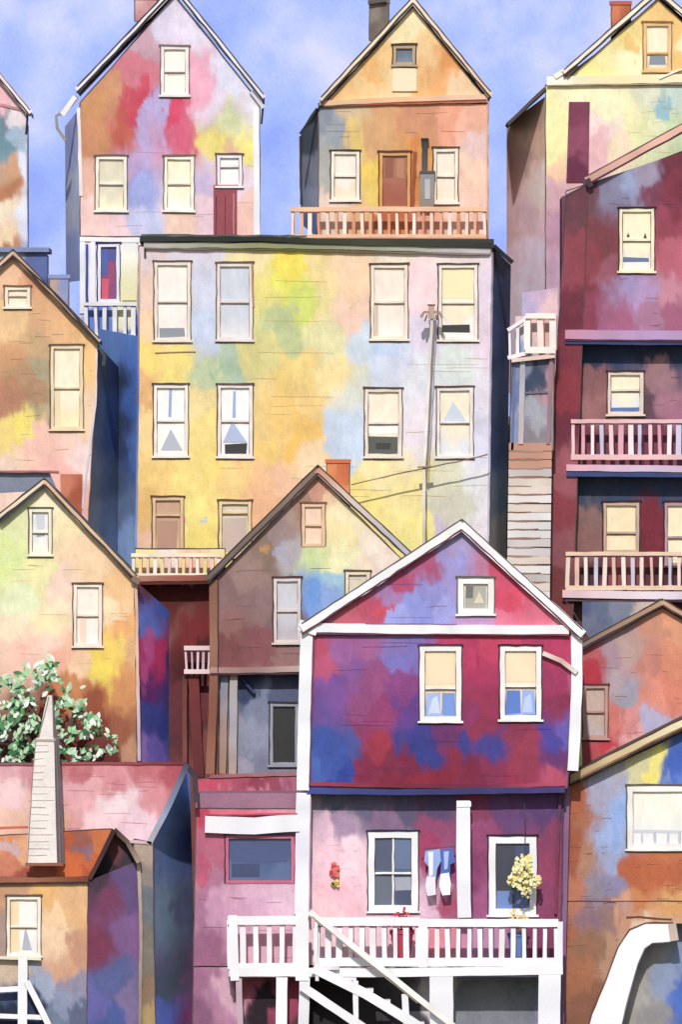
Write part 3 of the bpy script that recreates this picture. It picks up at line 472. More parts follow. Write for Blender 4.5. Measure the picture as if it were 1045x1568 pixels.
facade(h,'gable_wall',[(480,962),(708,812),(885,968),(885,972),(480,972)],[(705,835,'A898C8'),(690,860,'9C90CC'),(720,865,'B08AB8'),(650,870,'B05078'),(620,895,'B84870'),(660,905,'8E8CCC'),(640,930,'8E94DC'),(680,935,'9C9CDC'),(600,920,'A87AB0'),(575,935,'C04A66'),(540,945,'C05A6C'),(510,958,'A86878'),(610,955,'9CA0E0'),(770,890,'D04A6C'),(790,920,'E04A68'),(830,940,'E06A84'),(860,960,'E88CA0'),(780,950,'E0708C'),(750,870,'C07A9C'),(730,960,'C090C0')],[(622,900,20,16,'B84870'),(700,850,14,18,'9C98D8'),(785,925,22,20,'DA4464'),(585,935,24,6,'D04858')],g=3)
Jp=[(490,985,'B84866'),(500,1020,'BC5074'),(525,1000,'9C5C9C'),(545,1030,'8A5498'),(565,990,'A05A90'),(600,1000,'8670B4'),(625,1010,'7C6CB8'),(590,1040,'9A4A80'),(620,1050,'8A4080'),(560,1070,'96487C'),(510,1060,'7A4C98'),(590,1090,'96386C'),(625,1090,'643C8C'),(500,1090,'6A4C94'),(725,1000,'BC3460'),(745,990,'C83A60'),(738,1040,'A82C58'),(735,1080,'982C50'),(720,1100,'8C3060'),(850,1000,'B83460'),(850,1050,'A0305C'),(868,1040,'B85078'),(850,1090,'8A2C50'),(500,1130,'3E55A0'),(490,1170,'4460B0'),(520,1190,'34479C'),(530,1140,'4A5098'),(560,1120,'8C3460'),(580,1140,'A03048'),(610,1130,'4A3C84'),(600,1165,'7C2444'),(640,1125,'423C8C'),(650,1150,'3A3880'),(690,1130,'6A3068'),(710,1150,'3E3C88'),(740,1120,'902C4C'),(760,1140,'4A3C88'),(790,1120,'8E3050'),(810,1140,'9C3450'),(840,1130,'54409C'),(862,1120,'6A5AB0'),(850,1160,'6A3470'),(800,1175,'94304C'),(850,1195,'B84A68'),(560,1185,'842446'),(600,1197,'84203A'),(640,1195,'8A1E38'),(680,1190,'861E36'),(720,1195,'7E2040'),(760,1195,'8A2A50'),(780,1195,'9C2C4C'),(690,1170,'8C2440'),(630,1175,'7A2040')]
facade(h,'upper_wall',[(474,972),(888,972),(870,1207),(470,1207)],Jp,[(575,1140,13,26,'9C2C44'),(655,1142,16,22,'353A88'),(505,1150,24,34,'3A52A4'),(712,1138,10,24,'3E3A8A'),(762,1150,9,28,'3E4090'),(608,1138,7,26,'443A86'),(845,1135,16,16,'4C44A0'),(560,1045,16,18,'94487E'),(738,1030,10,34,'B02A56'),(610,1012,14,16,'7A70BC'),(525,1190,20,12,'2C409A')],g=2.8,warp=15)
roof(h,(462,956),(708,796),(893,965),15,['F0EEEE','F3F2F2','EFEDEA'],['F2F0F0','F2EFEE'],'B8B0B0',d1=5,line='5A4C58',lw=2.2,under='6A2A40')
trim(h,[([(480,961),(600,963),(760,964),(872,964)],14,['F0EEF0','F2EFF0','EDE8EC','F0EEF0'],-.18,.02),([(482,970),(700,971),(872,972)],3.5,['5A3A58','7A2A40','8A3040'],-.16,.02),([(560,955),(700,956)],1.5,'8A6A9A',-.19),
 ([(470,962),(466,1100),(464,1210)],19,['F2F1F3','F0EFF3','EEEDF2'],-.10,.12),([(481,975),(474,1205)],2,'7A3A5C',-.1),([(884,966),(884,1060),(878,1180)],17,['F0EDF0','F2F0F3','F0EEF2'],-.10,.12),([(832,1000),(860,1012),(884,1030)],7,['E6D8D0','D8A89C','ECE4E0'],-.2,-.1),
 ([(458,956),(486,966)],16,'F2F0F2',-.2,.0),([(470,1200),(600,1203),(740,1205),(866,1200)],6,['A83A50','7C1C34','6A2040','C04868'],-.07,.02),([(470,1211),(600,1213),(866,1209)],9,['3E4A94','34366C','443A74'],-.09,.6)],'white_trim')
solid(h,'body',[(484,975),(708,830),(880,975),(862,1698),(484,1698)],.75,5,'8A6088')
solid(h,'upper_floor_soffit',[(470,1198),(866,1198),(866,1207),(470,1207)],.02,.7,'5A3A60')
# porch (ground floor)
q=.6
win(h,565,1275,640,1396,'4A587E','F2F0F0','3A3A54',low='5A6A88',mid=.52,fw=9,dy=q,vm=1,ex=[(.14,.08,.5,.47,'46506C'),(.52,.08,.86,.47,'5A6E94'),(.14,.56,.48,.92,'5C6474'),(.54,.57,.86,.74,'9AA0AC'),(.54,.74,.86,.92,'3A4468')])
win(h,750,1282,822,1402,'3A4468','F2F0F0','3A2A44',low='50649C',mid=0,fw=10,dy=q,ex=[(.15,.1,.55,.92,'2E3448'),(.15,.7,.5,.92,'6484C4')],name='porch_doorway')
facade(h,'porch_wall',[(470,1207),(864,1207),(860,1480),(470,1480)],[(500,1235,'78788E'),(520,1225,'5E6078'),(560,1235,'6C6484'),(620,1235,'605678'),(670,1235,'5C4A72'),(500,1270,'E0B8CC'),(530,1265,'A88AA8'),(500,1310,'F3C6D4'),(540,1320,'F6D0DA'),(520,1370,'F6BCC8'),(555,1350,'F2C4D0'),(500,1400,'F4C8CC'),(600,1262,'8A6A8C'),(660,1270,'94446C'),(655,1300,'A83A64'),(680,1320,'A04C7A'),(670,1360,'C890B0'),(650,1385,'E0B8CC'),(690,1390,'A85878'),(735,1240,'8A3C60'),(740,1280,'9A4874'),(735,1330,'8E3E6C'),(740,1380,'A45484'),(780,1245,'6A4478'),(830,1240,'5E3C70'),(840,1290,'8C3C60'),(840,1340,'943C60'),(840,1390,'904068'),(600,1440,'F0C8D0'),(740,1440,'C890B4'),(520,1440,'F3CCD0'),(680,1440,'E88A9C'),(840,1450,'8A3A5C')],[(680,1385,26,10,'B04A6A'),(660,1290,14,22,'A03460'),(515,1225,28,9,'6A6E84')],dy=q,g=3)  # grey-violet upper tones paint the overhang's shadow band
facade(h,'ground_wall',[(470,1480),(860,1480),(858,1700),(470,1700)],[(500,1530,'2A2428'),(560,1540,'3A3438'),(620,1550,'45404A'),(680,1530,'D8D0D4'),(720,1530,'7E8088'),(760,1550,'888A92'),(810,1530,'6E7480'),(850,1550,'8A80A0')],[(760,1560,66,62,'7C7E88')],dy=q+.05,g=4,holes=False)  # near-black tones stand in for the dark space below the deck
win(h,346,1280,450,1352,'3A4E80','C86A84','5A3A5A',low='4E6494',mid=0,fw=4,dy=.1,name='wing_window',sill=False,ex=[(.08,.12,.92,.55,'3A4A7C'),(.08,.6,.5,.88,'2C3A68')])
facade(h,'wing_wall',[(300,1238),(470,1238),(470,1480),(296,1480)],[(310,1240,'C8405E'),(340,1242,'D86A80'),(320,1300,'B8607C'),(325,1340,'B0708C'),(310,1400,'A8708C'),(335,1390,'C890AC'),(400,1375,'D8A8C0'),(440,1380,'E0B8CC'),(360,1400,'D0A0B8'),(400,1440,'E8B0C0'),(440,1440,'DCA0B4'),(315,1450,'9C6080'),(456,1300,'D8909C')],[(310,1330,9,24,'C05070')],dy=.1,g=3)
facade(h,'wing_base',[(296,1480),(470,1480),(470,1700),(292,1700)],[(310,1500,'A06888'),(330,1550,'B07898'),(345,1520,'D8A8BC'),(300,1560,'8A5878'),(400,1540,'3A2830'),(445,1540,'A04060'),(380,1500,'9A4A5E'),(460,1550,'2C2830')],[(402,1548,22,44,'241820')],dy=.1,g=3.4,holes=False)  # darkest patch is painted shade under the deck
solid(h,'wing_body',[(302,1215),(470,1215),(470,1696),(298,1696)],.3,4,'A07088')
trim(h,[([(314,1262),(390,1264),(458,1260)],26,['EEE8EC','E9E6EE','F0EEF0'],-.12,.1,1),([(316,1248),(456,1246)],2.5,['C03A54','D05068'],-.13,.1,1),([(345,1278),(450,1277)],2,'4A3A60',-.02)],'lintel')
trim(h,[([(465,1214),(463,1330),(462,1400)],22,['ECEAF2','E8E4EE','F2EEF2'],-.05,.12),([(476,1220),(474,1400)],1.8,'B08CA8',-.07),([(710,1226),(710,1330),(712,1405)],21,['F3F1F3','F0EEF4','F2F0F4'],-.1,.1),([(700,1232),(722,1231)],8,'F3F2F4',-.13,.1),([(859,1214),(856,1300),(852,1400)],4,['5A3A5C','8A3048'],.45,.62),([(721,1250),(722,1400)],1.5,'5A3058',-.08)],'porch_posts')
rail(h,352,452,1408,1478,['F4F0F2','F0E4E8'],17,-.75,8,13,9,'F3EFF1',line='B0607C',name='railing')
rail(h,486,640,1410,1472,['F4F2F4','F2E8EC'],16.5,-.75,8,13,13,'F5F2F4',line='8A4A68',name='railing')
rail(h,652,852,1412,1472,['F4F2F4','F3E6E8','EFEFF5'],16.5,-.75,8,12,13,'F5F2F4',line='5A3A6A',name='railing')
solid(h,'porch_deck',[(350,1483),(862,1480),(862,1492),(350,1494)],-.72,.62,'C8BCC4',M_TRIM)
trim(h,[([(352,1487),(600,1488),(862,1484)],13,['EFECEE','F2F0F2','F3F0F2'],-.84,-.70),([(356,1495),(862,1493)],2.5,['5A3038','3A3440','4A4250'],-.82,-.7),
 ([(357,1400),(360,1500)],13,'F0E8EC',-.85,-.72),([(463,1395),(463,1500)],20,'F3F1F3',-.87,-.72),([(366,1495),(372,1700)],9,'C8A8B4',-.8,-.68),([(432,1495),(430,1700)],17,['F0EEEE','F2F1F2'],-.83,-.68),([(676,1490),(678,1700)],36,['EFEDEF','E6E4E8'],-.83,-.68),([(842,1490),(840,1700)],34,['F0EEF2','ECEAF0'],-.83,-.68),([(648,1405),(648,1480)],14,'F3F1F3',-.86,-.72),([(700,1498),(822,1496)],3,'5A5C68',-.7,-.6),([(858,1410),(858,1490)],8,'ECE8EE',-.83,-.72),([(467,1495),(462,1700)],16,'E8E6EA',-.83,-.68)],'deck_frame')
trim(h,[([(474,1394),(560,1462),(640,1526),(735,1600),(830,1700)],9,['F3F0EE','F0EAE4','F4F2F3'],-1.15,-1.05),([(478,1402),(560,1470),(640,1534)],1.8,'9A8A7C',-1.16,-1.1),([(480,1480),(560,1520),(650,1575),(830,1690)],15,['F0EEF0','F3F2F4'],-1.15,-1.0),([(462,1508),(540,1560),(600,1600),(700,1700)],13,['EAE6E8','F0EEF0'],-1.05,-.95),([(484,1410),(486,1500)],5,'EDE8E8',-1.12,-1.05),([(545,1500),(545,1580)],8,'F0EEF0',-1.12,-1.0),([(620,1520),(625,1600)],10,'F0EEF0',-1.12,-1.0)],'stair_rails')
stp=MB(h)
for i in range(12):
    x=490+i*26; y=1478+i*17
    stp.box(x,y,x+30,y+5,-1.0,-.3,'D8D2D6')
stp.done('stair_treads')
siding(h,(480,1285,560,1390),10,'D88AA0',q); siding(h,(300,1360,460,1480),12,'8A4A6A',.1); siding(h,(490,980,870,1190),24,'4A2458'); siding(h,(530,880,860,955),10,'7A4A8A')
# items on the porch
hp=H('wall_flower_wreath',.5,513,1340)
fm=MB(hp)
for i in range(26):
    a=random.uniform(0,6.28); r=random.uniform(1,8); x=513+r*math.cos(a)*.7; y=1334+r*math.sin(a)*1.4
    fm.stroke([(x-3,y),(x+3,y+random.uniform(-3,3))],5,random.choice(['D84A5C','E06A5A','C83A54','E8785A']),random.uniform(-.06,.0),.05,.3,4)
for i in range(8):
    x=511+random.uniform(-4,5); y=1348+random.uniform(-3,8); fm.stroke([(x,y),(x+3,y+4)],3.5,random.choice(['E8C84A','8AB060','F0D860']),-.04,.05,.3,4)
fm.done('petals')
hp=H('hanging_laundry',.2,672,1340)
lm=MB(hp)
lm.stroke([(645,1300),(700,1296)],1.5,'5A4A5A',-.03,.0)
def cloth(poly,c,d):
    lm.plate(poly,d,c,.1)
cloth([(652,1303),(674,1300),(676,1318),(670,1330),(668,1346),(655,1345),(657,1328),(650,1318)],'8CA8DC',-.02)
cloth([(676,1300),(694,1299),(697,1320),(690,1324),(690,1348),(674,1350),(676,1325)],'4A6AC0',-.03)
cloth([(656,1305),(664,1304),(664,1340),(658,1342)],'E8E6F2',-.045)
cloth([(654,1342),(667,1342),(668,1370),(655,1372),(652,1356)],'E6E0EC',-.04)
cloth([(675,1338),(688,1336),(691,1352),(690,1370),(678,1371),(673,1356)],'F2F0F6',-.05)
cloth([(680,1304),(688,1303),(686,1330),(681,1332)],'A8B8E4',-.05)
lm.done('garments')
hp=H('hanging_flower_basket',-.1,803,1340)
fb=MB(hp)
for i in range(260):
    a=random.uniform(0,6.28); r=math.sqrt(random.random()); x=804+r*(20+6*math.sin(a*3))*math.cos(a); y=1340+r*(28+6*math.cos(a*4))*math.sin(a)
    s=random.uniform(3,7); c=random.choice(['F4EAA8','F4E68C','F4EEB8','F0DE70','F2E69C','F4E894','F2F0C8','E4D48C'])
    t=random.uniform(0,6.28); d=random.uniform(-.22,.2)
    fb.stroke([(x,y),(x+s*math.cos(t),y+s*math.sin(t))],s*.8,c,d-.02,d+.02,.3,4)
fb.stroke([(804,1230),(804,1312)],1.0,'4A3A4A',-.01,.01)
fb.done('flowers_and_basket')
def pot(name,x,y,w,hh,c,fl,yy=-.3):
    hp=H(name,yy,x,y+hh); m=MB(hp)
    n=12; b=len(m.v)
    for j,(r,t) in enumerate(((.32,1.0),(.5,.45),(.56,.43),(.56,.36))):
        for i in range(n):
            a=6.283*i/n; p=hp.P(x,y+hh*t,0); m.v.append(p+Vector((r*w*U*math.cos(a),r*w*U*math.sin(a),0))); m.c.append(lin(c))
    for j in range(3):
        for i in range(n): m.f.append((b+j*n+i,b+j*n+(i+1)%n,b+(j+1)*n+(i+1)%n,b+(j+1)*n+i))
    for i in range(60):
        a=random.uniform(0,6.28); r=random.random(); X=x+r*w*.6*math.cos(a); Y=y+hh*.2+r*hh*.28*math.sin(a); d=random.uniform(-.15,.15); t=random.uniform(0,6.28)
        m.stroke([(X,Y),(X+5*math.cos(t),Y+5*math.sin(t))],4,random.choice(fl),d,d+.02,.3,4)
    m.done('pot_and_flowers')
pot('flower_pot',616,1392,34,88,'C8384E',['C83448','D8485A','8A2030','C8384E'],-.3)
pot('flower_pot.001',793,1400,28,78,'6484C4',['F0C860','E8B058','F0DC90','E8C088'],-.2)
# =============================================================== L bottom right
h=H('brick_corner_house',1.2,950,1700)
win(h,962,1204,1062,1300,'F3ECDC','F0EBE4','8A7468',low='E4E2E0',mid=.0,fw=8,ex=[(.1,.7,.95,.74,'C8C8D0'),(.2,.74,.24,.92,'B8BCC8'),(.4,.74,.44,.92,'B8BCC8'),(.6,.74,.64,.92,'B8BCC8'),(.78,.74,.82,.92,'B8BCC8')])
Lp=[(880,1230,'B0603C'),(900,1260,'A8684A'),(875,1300,'A85A3C'),(905,1320,'B07C60'),(930,1220,'A8A8C4'),(945,1240,'8CA8DC'),(940,1290,'98ACD8'),(935,1320,'98A0C4'),(1000,1185,'F0E070'),(975,1190,'D8D098'),(1035,1175,'4468BC'),(1040,1195,'5A80D0'),(880,1370,'B87050'),(910,1360,'908494'),(935,1360,'8A80A0'),(905,1400,'886878'),(875,1430,'A8603C'),(905,1440,'94684C'),(880,1500,'A86844'),(900,1540,'8C5A44'),(930,1400,'94706C'),(970,1330,'B8603C'),(1020,1330,'C06A3C'),(990,1370,'C87A44'),(1030,1390,'D89C5C'),(960,1400,'CC9070'),(980,1420,'E0C0A0'),(940,1460,'B08468'),(1035,1430,'C8A080'),(1038,1500,'5A7CC8')]
facade(h,'front_wall',[(860,1210),(1130,1082),(1130,1380),(857,1380)],Lp,[(1000,1190,20,12,'EEDE60'),(1038,1180,13,22,'3C60BC'),(945,1262,10,44,'8CA8E0'),(1000,1340,48,20,'BC5E36')],g=3)
arc=[(897,1600),(908,1552),(930,1500),(948,1450),(966,1424),(990,1414),(1040,1414),(1130,1414)]
for i in range(len(arc)-1):
    a,b=arc[i],arc[i+1]
    facade(h,'arch_wall',[(a[0],1380),(b[0],1380),(b[0],b[1]),(a[0],a[1])],Lp,g=4,holes=False)
facade(h,'pier',[(857,1380),(897,1380),(897,1700),(855,1700)],Lp,g=4,holes=False)
facade(h,'archway_back',[(890,1390),(1130,1390),(1130,1700),(890,1700)],[(990,1460,'9E9A98'),(980,1520,'AAA49C'),(1000,1550,'8E8A8A'),(950,1560,'9A948C'),(1028,1500,'8A98B8'),(1040,1520,'4A70C4'),(1060,1520,'3A60B8')],dy=.8,holes=False)
solid(h,'body',[(862,1220),(1126,1095),(1126,1698),(862,1698)],1.0,5,'9A6A54')
inner=[(945,1600),(955,1560),(968,1510),(978,1475),(988,1452),(1000,1444),(1028,1442)]
outer=[(895,1600),(907,1552),(929,1500),(947,1450),(965,1423),(989,1413),(1032,1413)]
for i in range(6):
    solid(h,'white_arch',[outer[i],outer[i+1],inner[i+1],inner[i]],-.08,.3,'F2F0F2',M_TRIM)
trim(h,[(outer,2.2,'6A4438',-.1,.0),(inner,1.4,'8A8088',-.1,.0)],'arch_outline')
trim(h,[([(862,1215),(860,1400),(857,1600)],3,['7A3A34','8A4838'],-.05),([(1030,1414),(1034,1440)],12,'C8B0A0',-.2,.1),([(960,1404),(980,1404),(1030,1408)],2.5,'6A4030',-.03,.0,1)],'edge')
m=MB(h)
m.stroke([(853,1203),(1160,1051)],14,['B08A64','D8C08C','E8D8B0','D8C8A8'],-.45,-.37,.6,20); m.stroke([(853,1211),(1160,1059)],3.4,'4A3028',-.46,-.37,.8,16); m.stroke([(853,1195),(1160,1043)],2,'4A3428',-.46,-.37,.6,16); m.stroke([(870,1199),(1150,1061)],2,'8A6A48',-.46,-.44,.8,16,taper=True); m.done('bargeboard')
solid(h,'roof_slope',[(855,1197),(1160,1045),(1160,1055),(855,1207)],-.38,4.6,'6A5A50',M_ROOF)
trim(h,[([(850,1196),(866,1206),(862,1222)],8,'7A5038',-.5,-.2)],'gutter')
siding(h,(862,1230,950,1500),26,'7A4030'); siding(h,(960,1315,1045,1400),12,'8A4424')
# =============================================================== K bottom left
h=H('red_roofed_cottage',-1,120,1700)
facade(h,'roof_face',[(-60,1168),(286,1168),(232,1290),(-60,1288)],[(20,1180,'E2A8B0'),(60,1190,'D8909C'),(110,1180,'C87078'),(160,1185,'D88890'),(230,1180,'C86A74'),(270,1178,'B8505C'),(20,1220,'F0C8C8'),(60,1250,'E8B8A8'),(120,1220,'E8A8AC'),(140,1260,'F0C8CC'),(180,1230,'F0CCD0'),(230,1220,'DC8C94'),(210,1270,'EFC8D4'),(20,1270,'EBC0A8'),(70,1275,'E8A888'),(120,1285,'D89898')],[(170,1235,26,14,'F4D8DC'),(255,1185,18,10,'BC5864')],dy=0,g=3,holes=False,mat=M_ROOF)
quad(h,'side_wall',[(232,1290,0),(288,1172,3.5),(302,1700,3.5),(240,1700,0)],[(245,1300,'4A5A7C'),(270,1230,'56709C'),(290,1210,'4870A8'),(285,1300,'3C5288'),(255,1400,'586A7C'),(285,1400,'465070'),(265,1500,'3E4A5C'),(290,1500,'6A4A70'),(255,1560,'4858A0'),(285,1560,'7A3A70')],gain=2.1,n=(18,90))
facade(h,'narrow_wall',[(205,1285),(234,1290),(240,1700),(205,1700)],[(225,1310,'B09888'),(215,1350,'8C8078'),(230,1380,'6A7078'),(222,1450,'7A7068'),(225,1520,'8C7058'),(230,1560,'A88A5C')],dy=-.02,g=3,holes=False)  # narrow wall strip in mixed browns and greys
solid(h,'back_body',[(-60,1180),(283,1180),(232,1290),(240,1696),(-60,1696)],.3,3.4,'6A6478')
trim(h,[([(-60,1170),(150,1169),(286,1169)],4,['8A5A60','A85058','7A2A34'],-.05,.02,.8),([(286,1170),(260,1230),(228,1292)],9,['4A4458','8A98B8','B8B0B8'],-.06,.1),([(192,1288),(232,1291)],5,['E8C8D0','C8A8A0'],-.06,.02),([(284,1172),(298,1190),(300,1230)],8,['3A3038','46404C'],.5,1.0)],'roof_edges')
siding(h,(0,1185,240,1270),18,'B86070',0)
win(h,12,1372,62,1462,'F2EBE4','EFE6D4','8A6A50',low='E4DCD8',dy=-.9,ex=[(.08,.08,.35,.92,'F0D2A4'),([(.45,.9),(.55,.5),(.75,.9)],'A8A8B4')])
facade(h,'cottage_wall',[(-60,1350),(135,1346),(133,1700),(-60,1700)],[(75,1365,'E8B068'),(90,1400,'EBC494'),(115,1390,'DEAA74'),(80,1440,'F0C8A0'),(115,1450,'C89070'),(90,1480,'D8A078'),(5,1420,'A88C80'),(70,1500,'9CA4BC'),(110,1510,'9088A0'),(90,1550,'6C7890'),(120,1560,'5C6480'),(20,1520,'3A4E78'),(40,1560,'2E3A58'),(15,1545,'222A40'),(5,1360,'C89470'),(20,1485,'C8B098')],[(95,1530,20,20,'8890AC')],dy=-.9,g=3)
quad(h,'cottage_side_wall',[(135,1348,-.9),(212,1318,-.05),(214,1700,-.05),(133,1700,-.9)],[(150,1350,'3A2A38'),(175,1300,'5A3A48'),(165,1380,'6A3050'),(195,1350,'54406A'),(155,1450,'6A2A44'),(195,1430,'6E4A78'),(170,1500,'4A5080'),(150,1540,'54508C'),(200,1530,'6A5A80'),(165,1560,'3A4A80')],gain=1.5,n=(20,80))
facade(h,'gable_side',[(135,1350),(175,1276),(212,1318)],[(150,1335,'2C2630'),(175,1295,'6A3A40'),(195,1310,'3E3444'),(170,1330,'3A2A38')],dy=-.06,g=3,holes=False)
facade(h,'porch_roof_slope',[(-60,1282),(172,1268),(138,1344),(-60,1342)],[(10,1290,'D88A50'),(40,1300,'E8A878'),(20,1325,'C87A5C'),(30,1340,'A85040'),(100,1290,'B85830'),(120,1285,'A05A4C'),(150,1280,'D07038'),(130,1320,'C8602C'),(110,1330,'D8682C'),(60,1335,'A8583C'),(140,1335,'B04E28')],[(125,1300,14,10,'8A6878'),(20,1300,20,12,'C8A8B0')],dy=-.6,g=3,holes=False,mat=M_ROOF)
solid(h,'porch_body',[(-60,1352),(132,1352),(130,1696),(-60,1696)],-.75,-.1,'8A7068')
solid(h,'porch_roof',[(-60,1290),(168,1276),(135,1340),(-60,1340)],-.58,-.1,'A85A3C',M_ROOF)
trim(h,[([(-60,1345),(60,1347),(136,1345)],9,['8A4A38','A86848','7A3A28'],-1.02,-.7),([(-60,1352),(136,1350)],2.5,'3A2428',-1.03,-.8),([(137,1345),(158,1305),(175,1270)],7,['5A3028','3A2428'],-.95,-.3),([(175,1270),(195,1288),(213,1320)],7,['4A3034','6A5048','A89080'],-.5,-.1),([(212,1318),(216,1420),(214,1600)],5,['B8A090','8A7A70'],-.15,-.0),([(-20,1268),(44,1266)],4,'C86848',-.66,-.5)],'porch_eaves')
trim(h,[([(-10,1464),(64,1466)],5,'E8DCC8',-1.15,-1.0),([(36,1465),(34,1700)],14,'EFECEE',-1.3,-1.15),([(-20,1514),(40,1511)],8,'F0EEF0',-1.28,-1.18),([(42,1500),(60,1535),(92,1600)],9,'EDEAEE',-1.35,-1.25),([(-20,1552),(72,1556)],7,'ECE8EC',-1.28,-1.2)],'garden_steps_railing')
def taper(h,name,rings,cx,d,colL,colR):
    V=[];F=[];C=[]
    for (y,x0,x1) in rings:
        w=(x1-x0)*U*.45
        for (x,dd,c) in ((x0,d,colL),(x1-(x1-x0)*.2,d,colL),(x1-(x1-x0)*.2+.1,d,colR),(x1,d+w,colR),(x0+(x1-x0)*.2,d+w*1.6,colR)):
            k=random.uniform(.9,1.03); V.append(h.P(x,y,dd)); C.append(tuple(z*k for z in lin(c)))
    n=5
    for j in range(len(rings)-1):
        for i in range(n): F.append((j*n+i,j*n+(i+1)%n,(j+1)*n+(i+1)%n,(j+1)*n+i))
    F.append(tuple(range(n)));F.append(tuple(range((len(rings)-1)*n,len(rings)*n)))
    mkobj(h,name,V,F,C,M_WALL)
taper(h,'chimney_stack',[(1064,74,82),(1080,70,84),(1128,60,88),(1130,55,91),(1152,54,92),(1200,50,94),(1260,45,97),(1322,42,100)],70,-1.25,'E9DED6','9A8A8C')  # right side darker: shade painted into the colour
mm=MB(h)
for i in range(17):
    y=1140+i*10.5; t=i/17
    mm.stroke([(55-t*11,y),(85-t*3+random.uniform(-18,2),y+random.uniform(-1,1))],random.uniform(.6,1.3),random.choice(['C8B8AC','B8A89C','D4C8BC']),-1.265,-1.24,.4,8)
mm.stroke([(56,1132),(86,1132)],3,'B8A89C',-1.28,-1.2,.4); mm.stroke([(40,1322),(98,1322)],5,'9A5A44',-1.3,-1.0,.5); mm.stroke([(76,1066),(60,1128)],1.5,'908078',-1.28,-1.2,.4); mm.stroke([(86,1130),(90,1200),(94,1322)],1.8,'7A6A70',-1.27,-1.2,.4); mm.stroke([(56,1130),(50,1200),(43,1322)],1.3,'8A7A74',-1.27,-1.2,.4)
mm.done('chimney_joints')

# =============================================================== terrain
def gz(y):
    K=[(-600,1760),(-3,1700),(2,1700),(5.5,1440),(11,1400),(12.5,1040),(19,1000),(21,640),(28,620),(60,640),(900,640)]
    for a,b in zip(K[:-1],K[1:]):
        if y<=b[0]:
            t=max(0,(y-a[0])/(b[0]-a[0])); return Z0+(784-(a[1]+(b[1]-a[1])*t))*U
    return Z0+(784-640)*U
ysl=[-600,-400,-200,-100,-60,-40,-30]+[-20+i*.8 for i in range(66)]+[40,60,100,200,400,900]
xsl=[-900,-500,-250,-120,-60,-40]+[-30+i*2 for i in range(31)]+[40,60,120,250,500,900]
V=[];F=[]
for y in ysl:
    for x in xsl:
        V.append((x,y,gz(y)-.15+noise.noise(Vector((x*.15,y*.15,0)))*.12))
nx=len(xsl)
for j in range(len(ysl)-1):
    for i in range(nx-1): a=j*nx+i; F.append((a,a+1,a+nx+1,a+nx))
me=bpy.data.meshes.new('hillside_ground'); me.from_pydata(V,[],F)
for p in me.polygons: p.use_smooth=True
m=bpy.data.materials.new('grassy_ground'); m.use_nodes=True; nt=m.node_tree
n=nt.nodes.new('ShaderNodeTexNoise'); n.inputs['Scale'].default_value=1.2; n.inputs['Detail'].default_value=8
g=nt.nodes.new('ShaderNodeNewGeometry'); nt.links.new(g.outputs['Position'],n.inputs['Vector'])
r=nt.nodes.new('ShaderNodeValToRGB'); r.color_ramp.elements[0].color=(.06,.09,.035,1); r.color_ramp.elements[1].color=(.19,.15,.09,1)
nt.links.new(n.outputs['Fac'],r.inputs[0]); nt.links.new(r.outputs[0],nt.nodes['Principled BSDF'].inputs['Base Color']); nt.nodes['Principled BSDF'].inputs['Roughness'].default_value=.95
me.materials.append(m); o=bpy.data.objects.new('hillside_ground',me); sc.collection.objects.link(o)
# =============================================================== sky backdrop
SAT=1.0
V=[];F=[];R=520
na,nz_=48,10
for j in range(nz_+1):
    for i in range(na+1):
        a=math.radians(-75+150*i/na); z=-40+360*j/nz_
        V.append((R*math.sin(a),-150+R*math.cos(a),z))
for j in range(nz_):
    for i in range(na): a=j*(na+1)+i; F.append((a,a+1,a+na+2,a+na+1))
me=bpy.data.meshes.new('sky'); me.from_pydata(V,[],F)
for p in me.polygons: p.use_smooth=True
m=bpy.data.materials.new('hazy_blue_sky'); m.use_nodes=True; nt=m.node_tree; N=nt.nodes; L=nt.links
g=N.new('ShaderNodeNewGeometry')
mp=N.new('ShaderNodeMapping'); mp.inputs['Location'].default_value=(3,0,5); L.new(g.outputs['Position'],mp.inputs['Vector'])
n=N.new('ShaderNodeTexNoise'); n.inputs['Scale'].default_value=.17; n.inputs['Detail'].default_value=4; n.inputs['Distortion'].default_value=.0; L.new(mp.outputs[0],n.inputs['Vector'])
r=N.new('ShaderNodeValToRGB'); e=r.color_ramp.elements
e[0].position=.32; e[0].color=(*lin('869CE8'),1); e[1].position=.72; e[1].color=(*lin('CACDF0'),1)
e2=r.color_ramp.elements.new(.52); e2.color=(*lin('A2B4EC'),1)
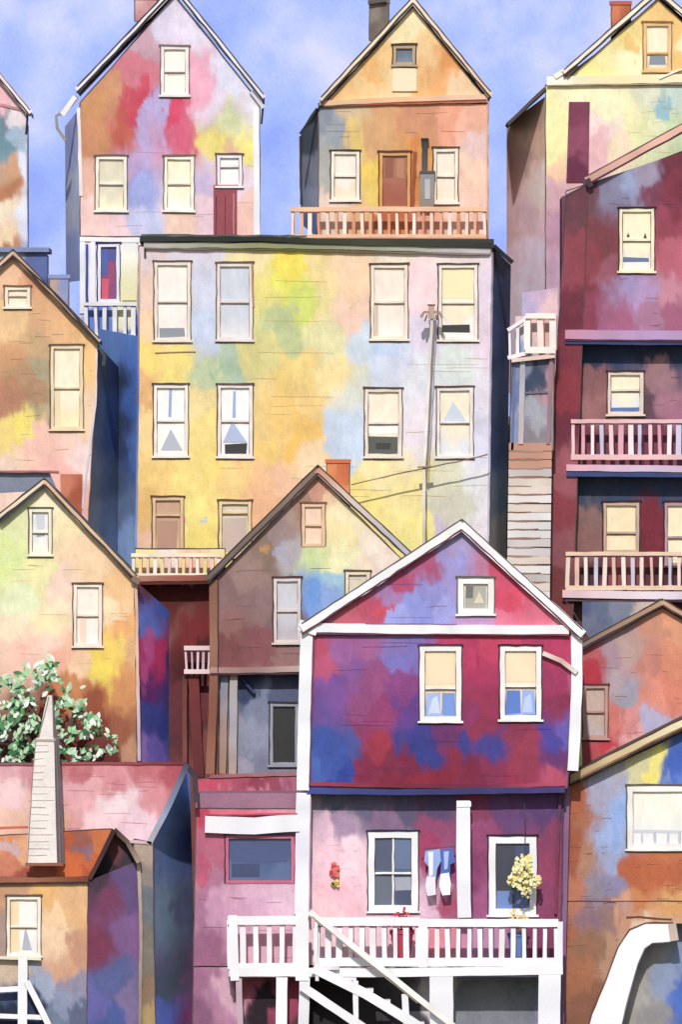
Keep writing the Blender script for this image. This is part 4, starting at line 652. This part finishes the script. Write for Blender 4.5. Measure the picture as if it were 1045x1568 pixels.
L.new(n.outputs['Fac'],r.inputs[0])
n2=N.new('ShaderNodeTexNoise'); n2.inputs['Scale'].default_value=6; n2.inputs['Detail'].default_value=4; L.new(g.outputs['Position'],n2.inputs['Vector'])
mr=N.new('ShaderNodeMapRange'); mr.inputs[1].default_value=.3; mr.inputs[2].default_value=.7; mr.inputs[3].default_value=.98; mr.inputs[4].default_value=1.08; L.new(n2.outputs['Fac'],mr.inputs[0])
vm=N.new('ShaderNodeVectorMath'); vm.operation='SCALE'; L.new(r.outputs[0],vm.inputs[0]); L.new(mr.outputs[0],vm.inputs[3])
b=N['Principled BSDF']; b.inputs['Roughness'].default_value=1; b.inputs['Specular IOR Level'].default_value=0; L.new(vm.outputs[0],b.inputs['Base Color'])
me.materials.append(m); o=bpy.data.objects.new('sky',me); sc.collection.objects.link(o)
# =============================================================== light & camera
el=math.radians(36); az=math.radians(4)
w=bpy.data.worlds.new("World"); sc.world=w; w.use_nodes=True
bg=w.node_tree.nodes["Background"]; st=w.node_tree.nodes.new("ShaderNodeTexSky"); st.sky_type='NISHITA'; st.sun_disc=False
st.sun_elevation=el; st.sun_rotation=math.pi+az
w.node_tree.links.new(st.outputs[0],bg.inputs[0]); bg.inputs[1].default_value=.13
sl=bpy.data.lights.new('sun','SUN'); sl.energy=3.45; sl.angle=math.radians(.8); sl.color=(1,.97,.94)
so=bpy.data.objects.new('sun',sl); sc.collection.objects.link(so)
d=Vector((math.sin(az)*math.cos(el),math.cos(az)*math.cos(el),-math.sin(el)))
so.rotation_euler=d.to_track_quat('-Z','Y').to_euler()
cam=bpy.data.cameras.new('camera'); co=bpy.data.objects.new('camera',cam); sc.collection.objects.link(co)
co.location=(0,-D,Z0); co.rotation_euler=(math.pi/2,0,0)
cam.sensor_fit='VERTICAL'; cam.sensor_height=36; cam.lens=36*D/(1568*U); cam.clip_start=1; cam.clip_end=4000
sc.camera=co
sc.view_settings.view_transform='Standard'; sc.view_settings.look='None'; sc.view_settings.exposure=0
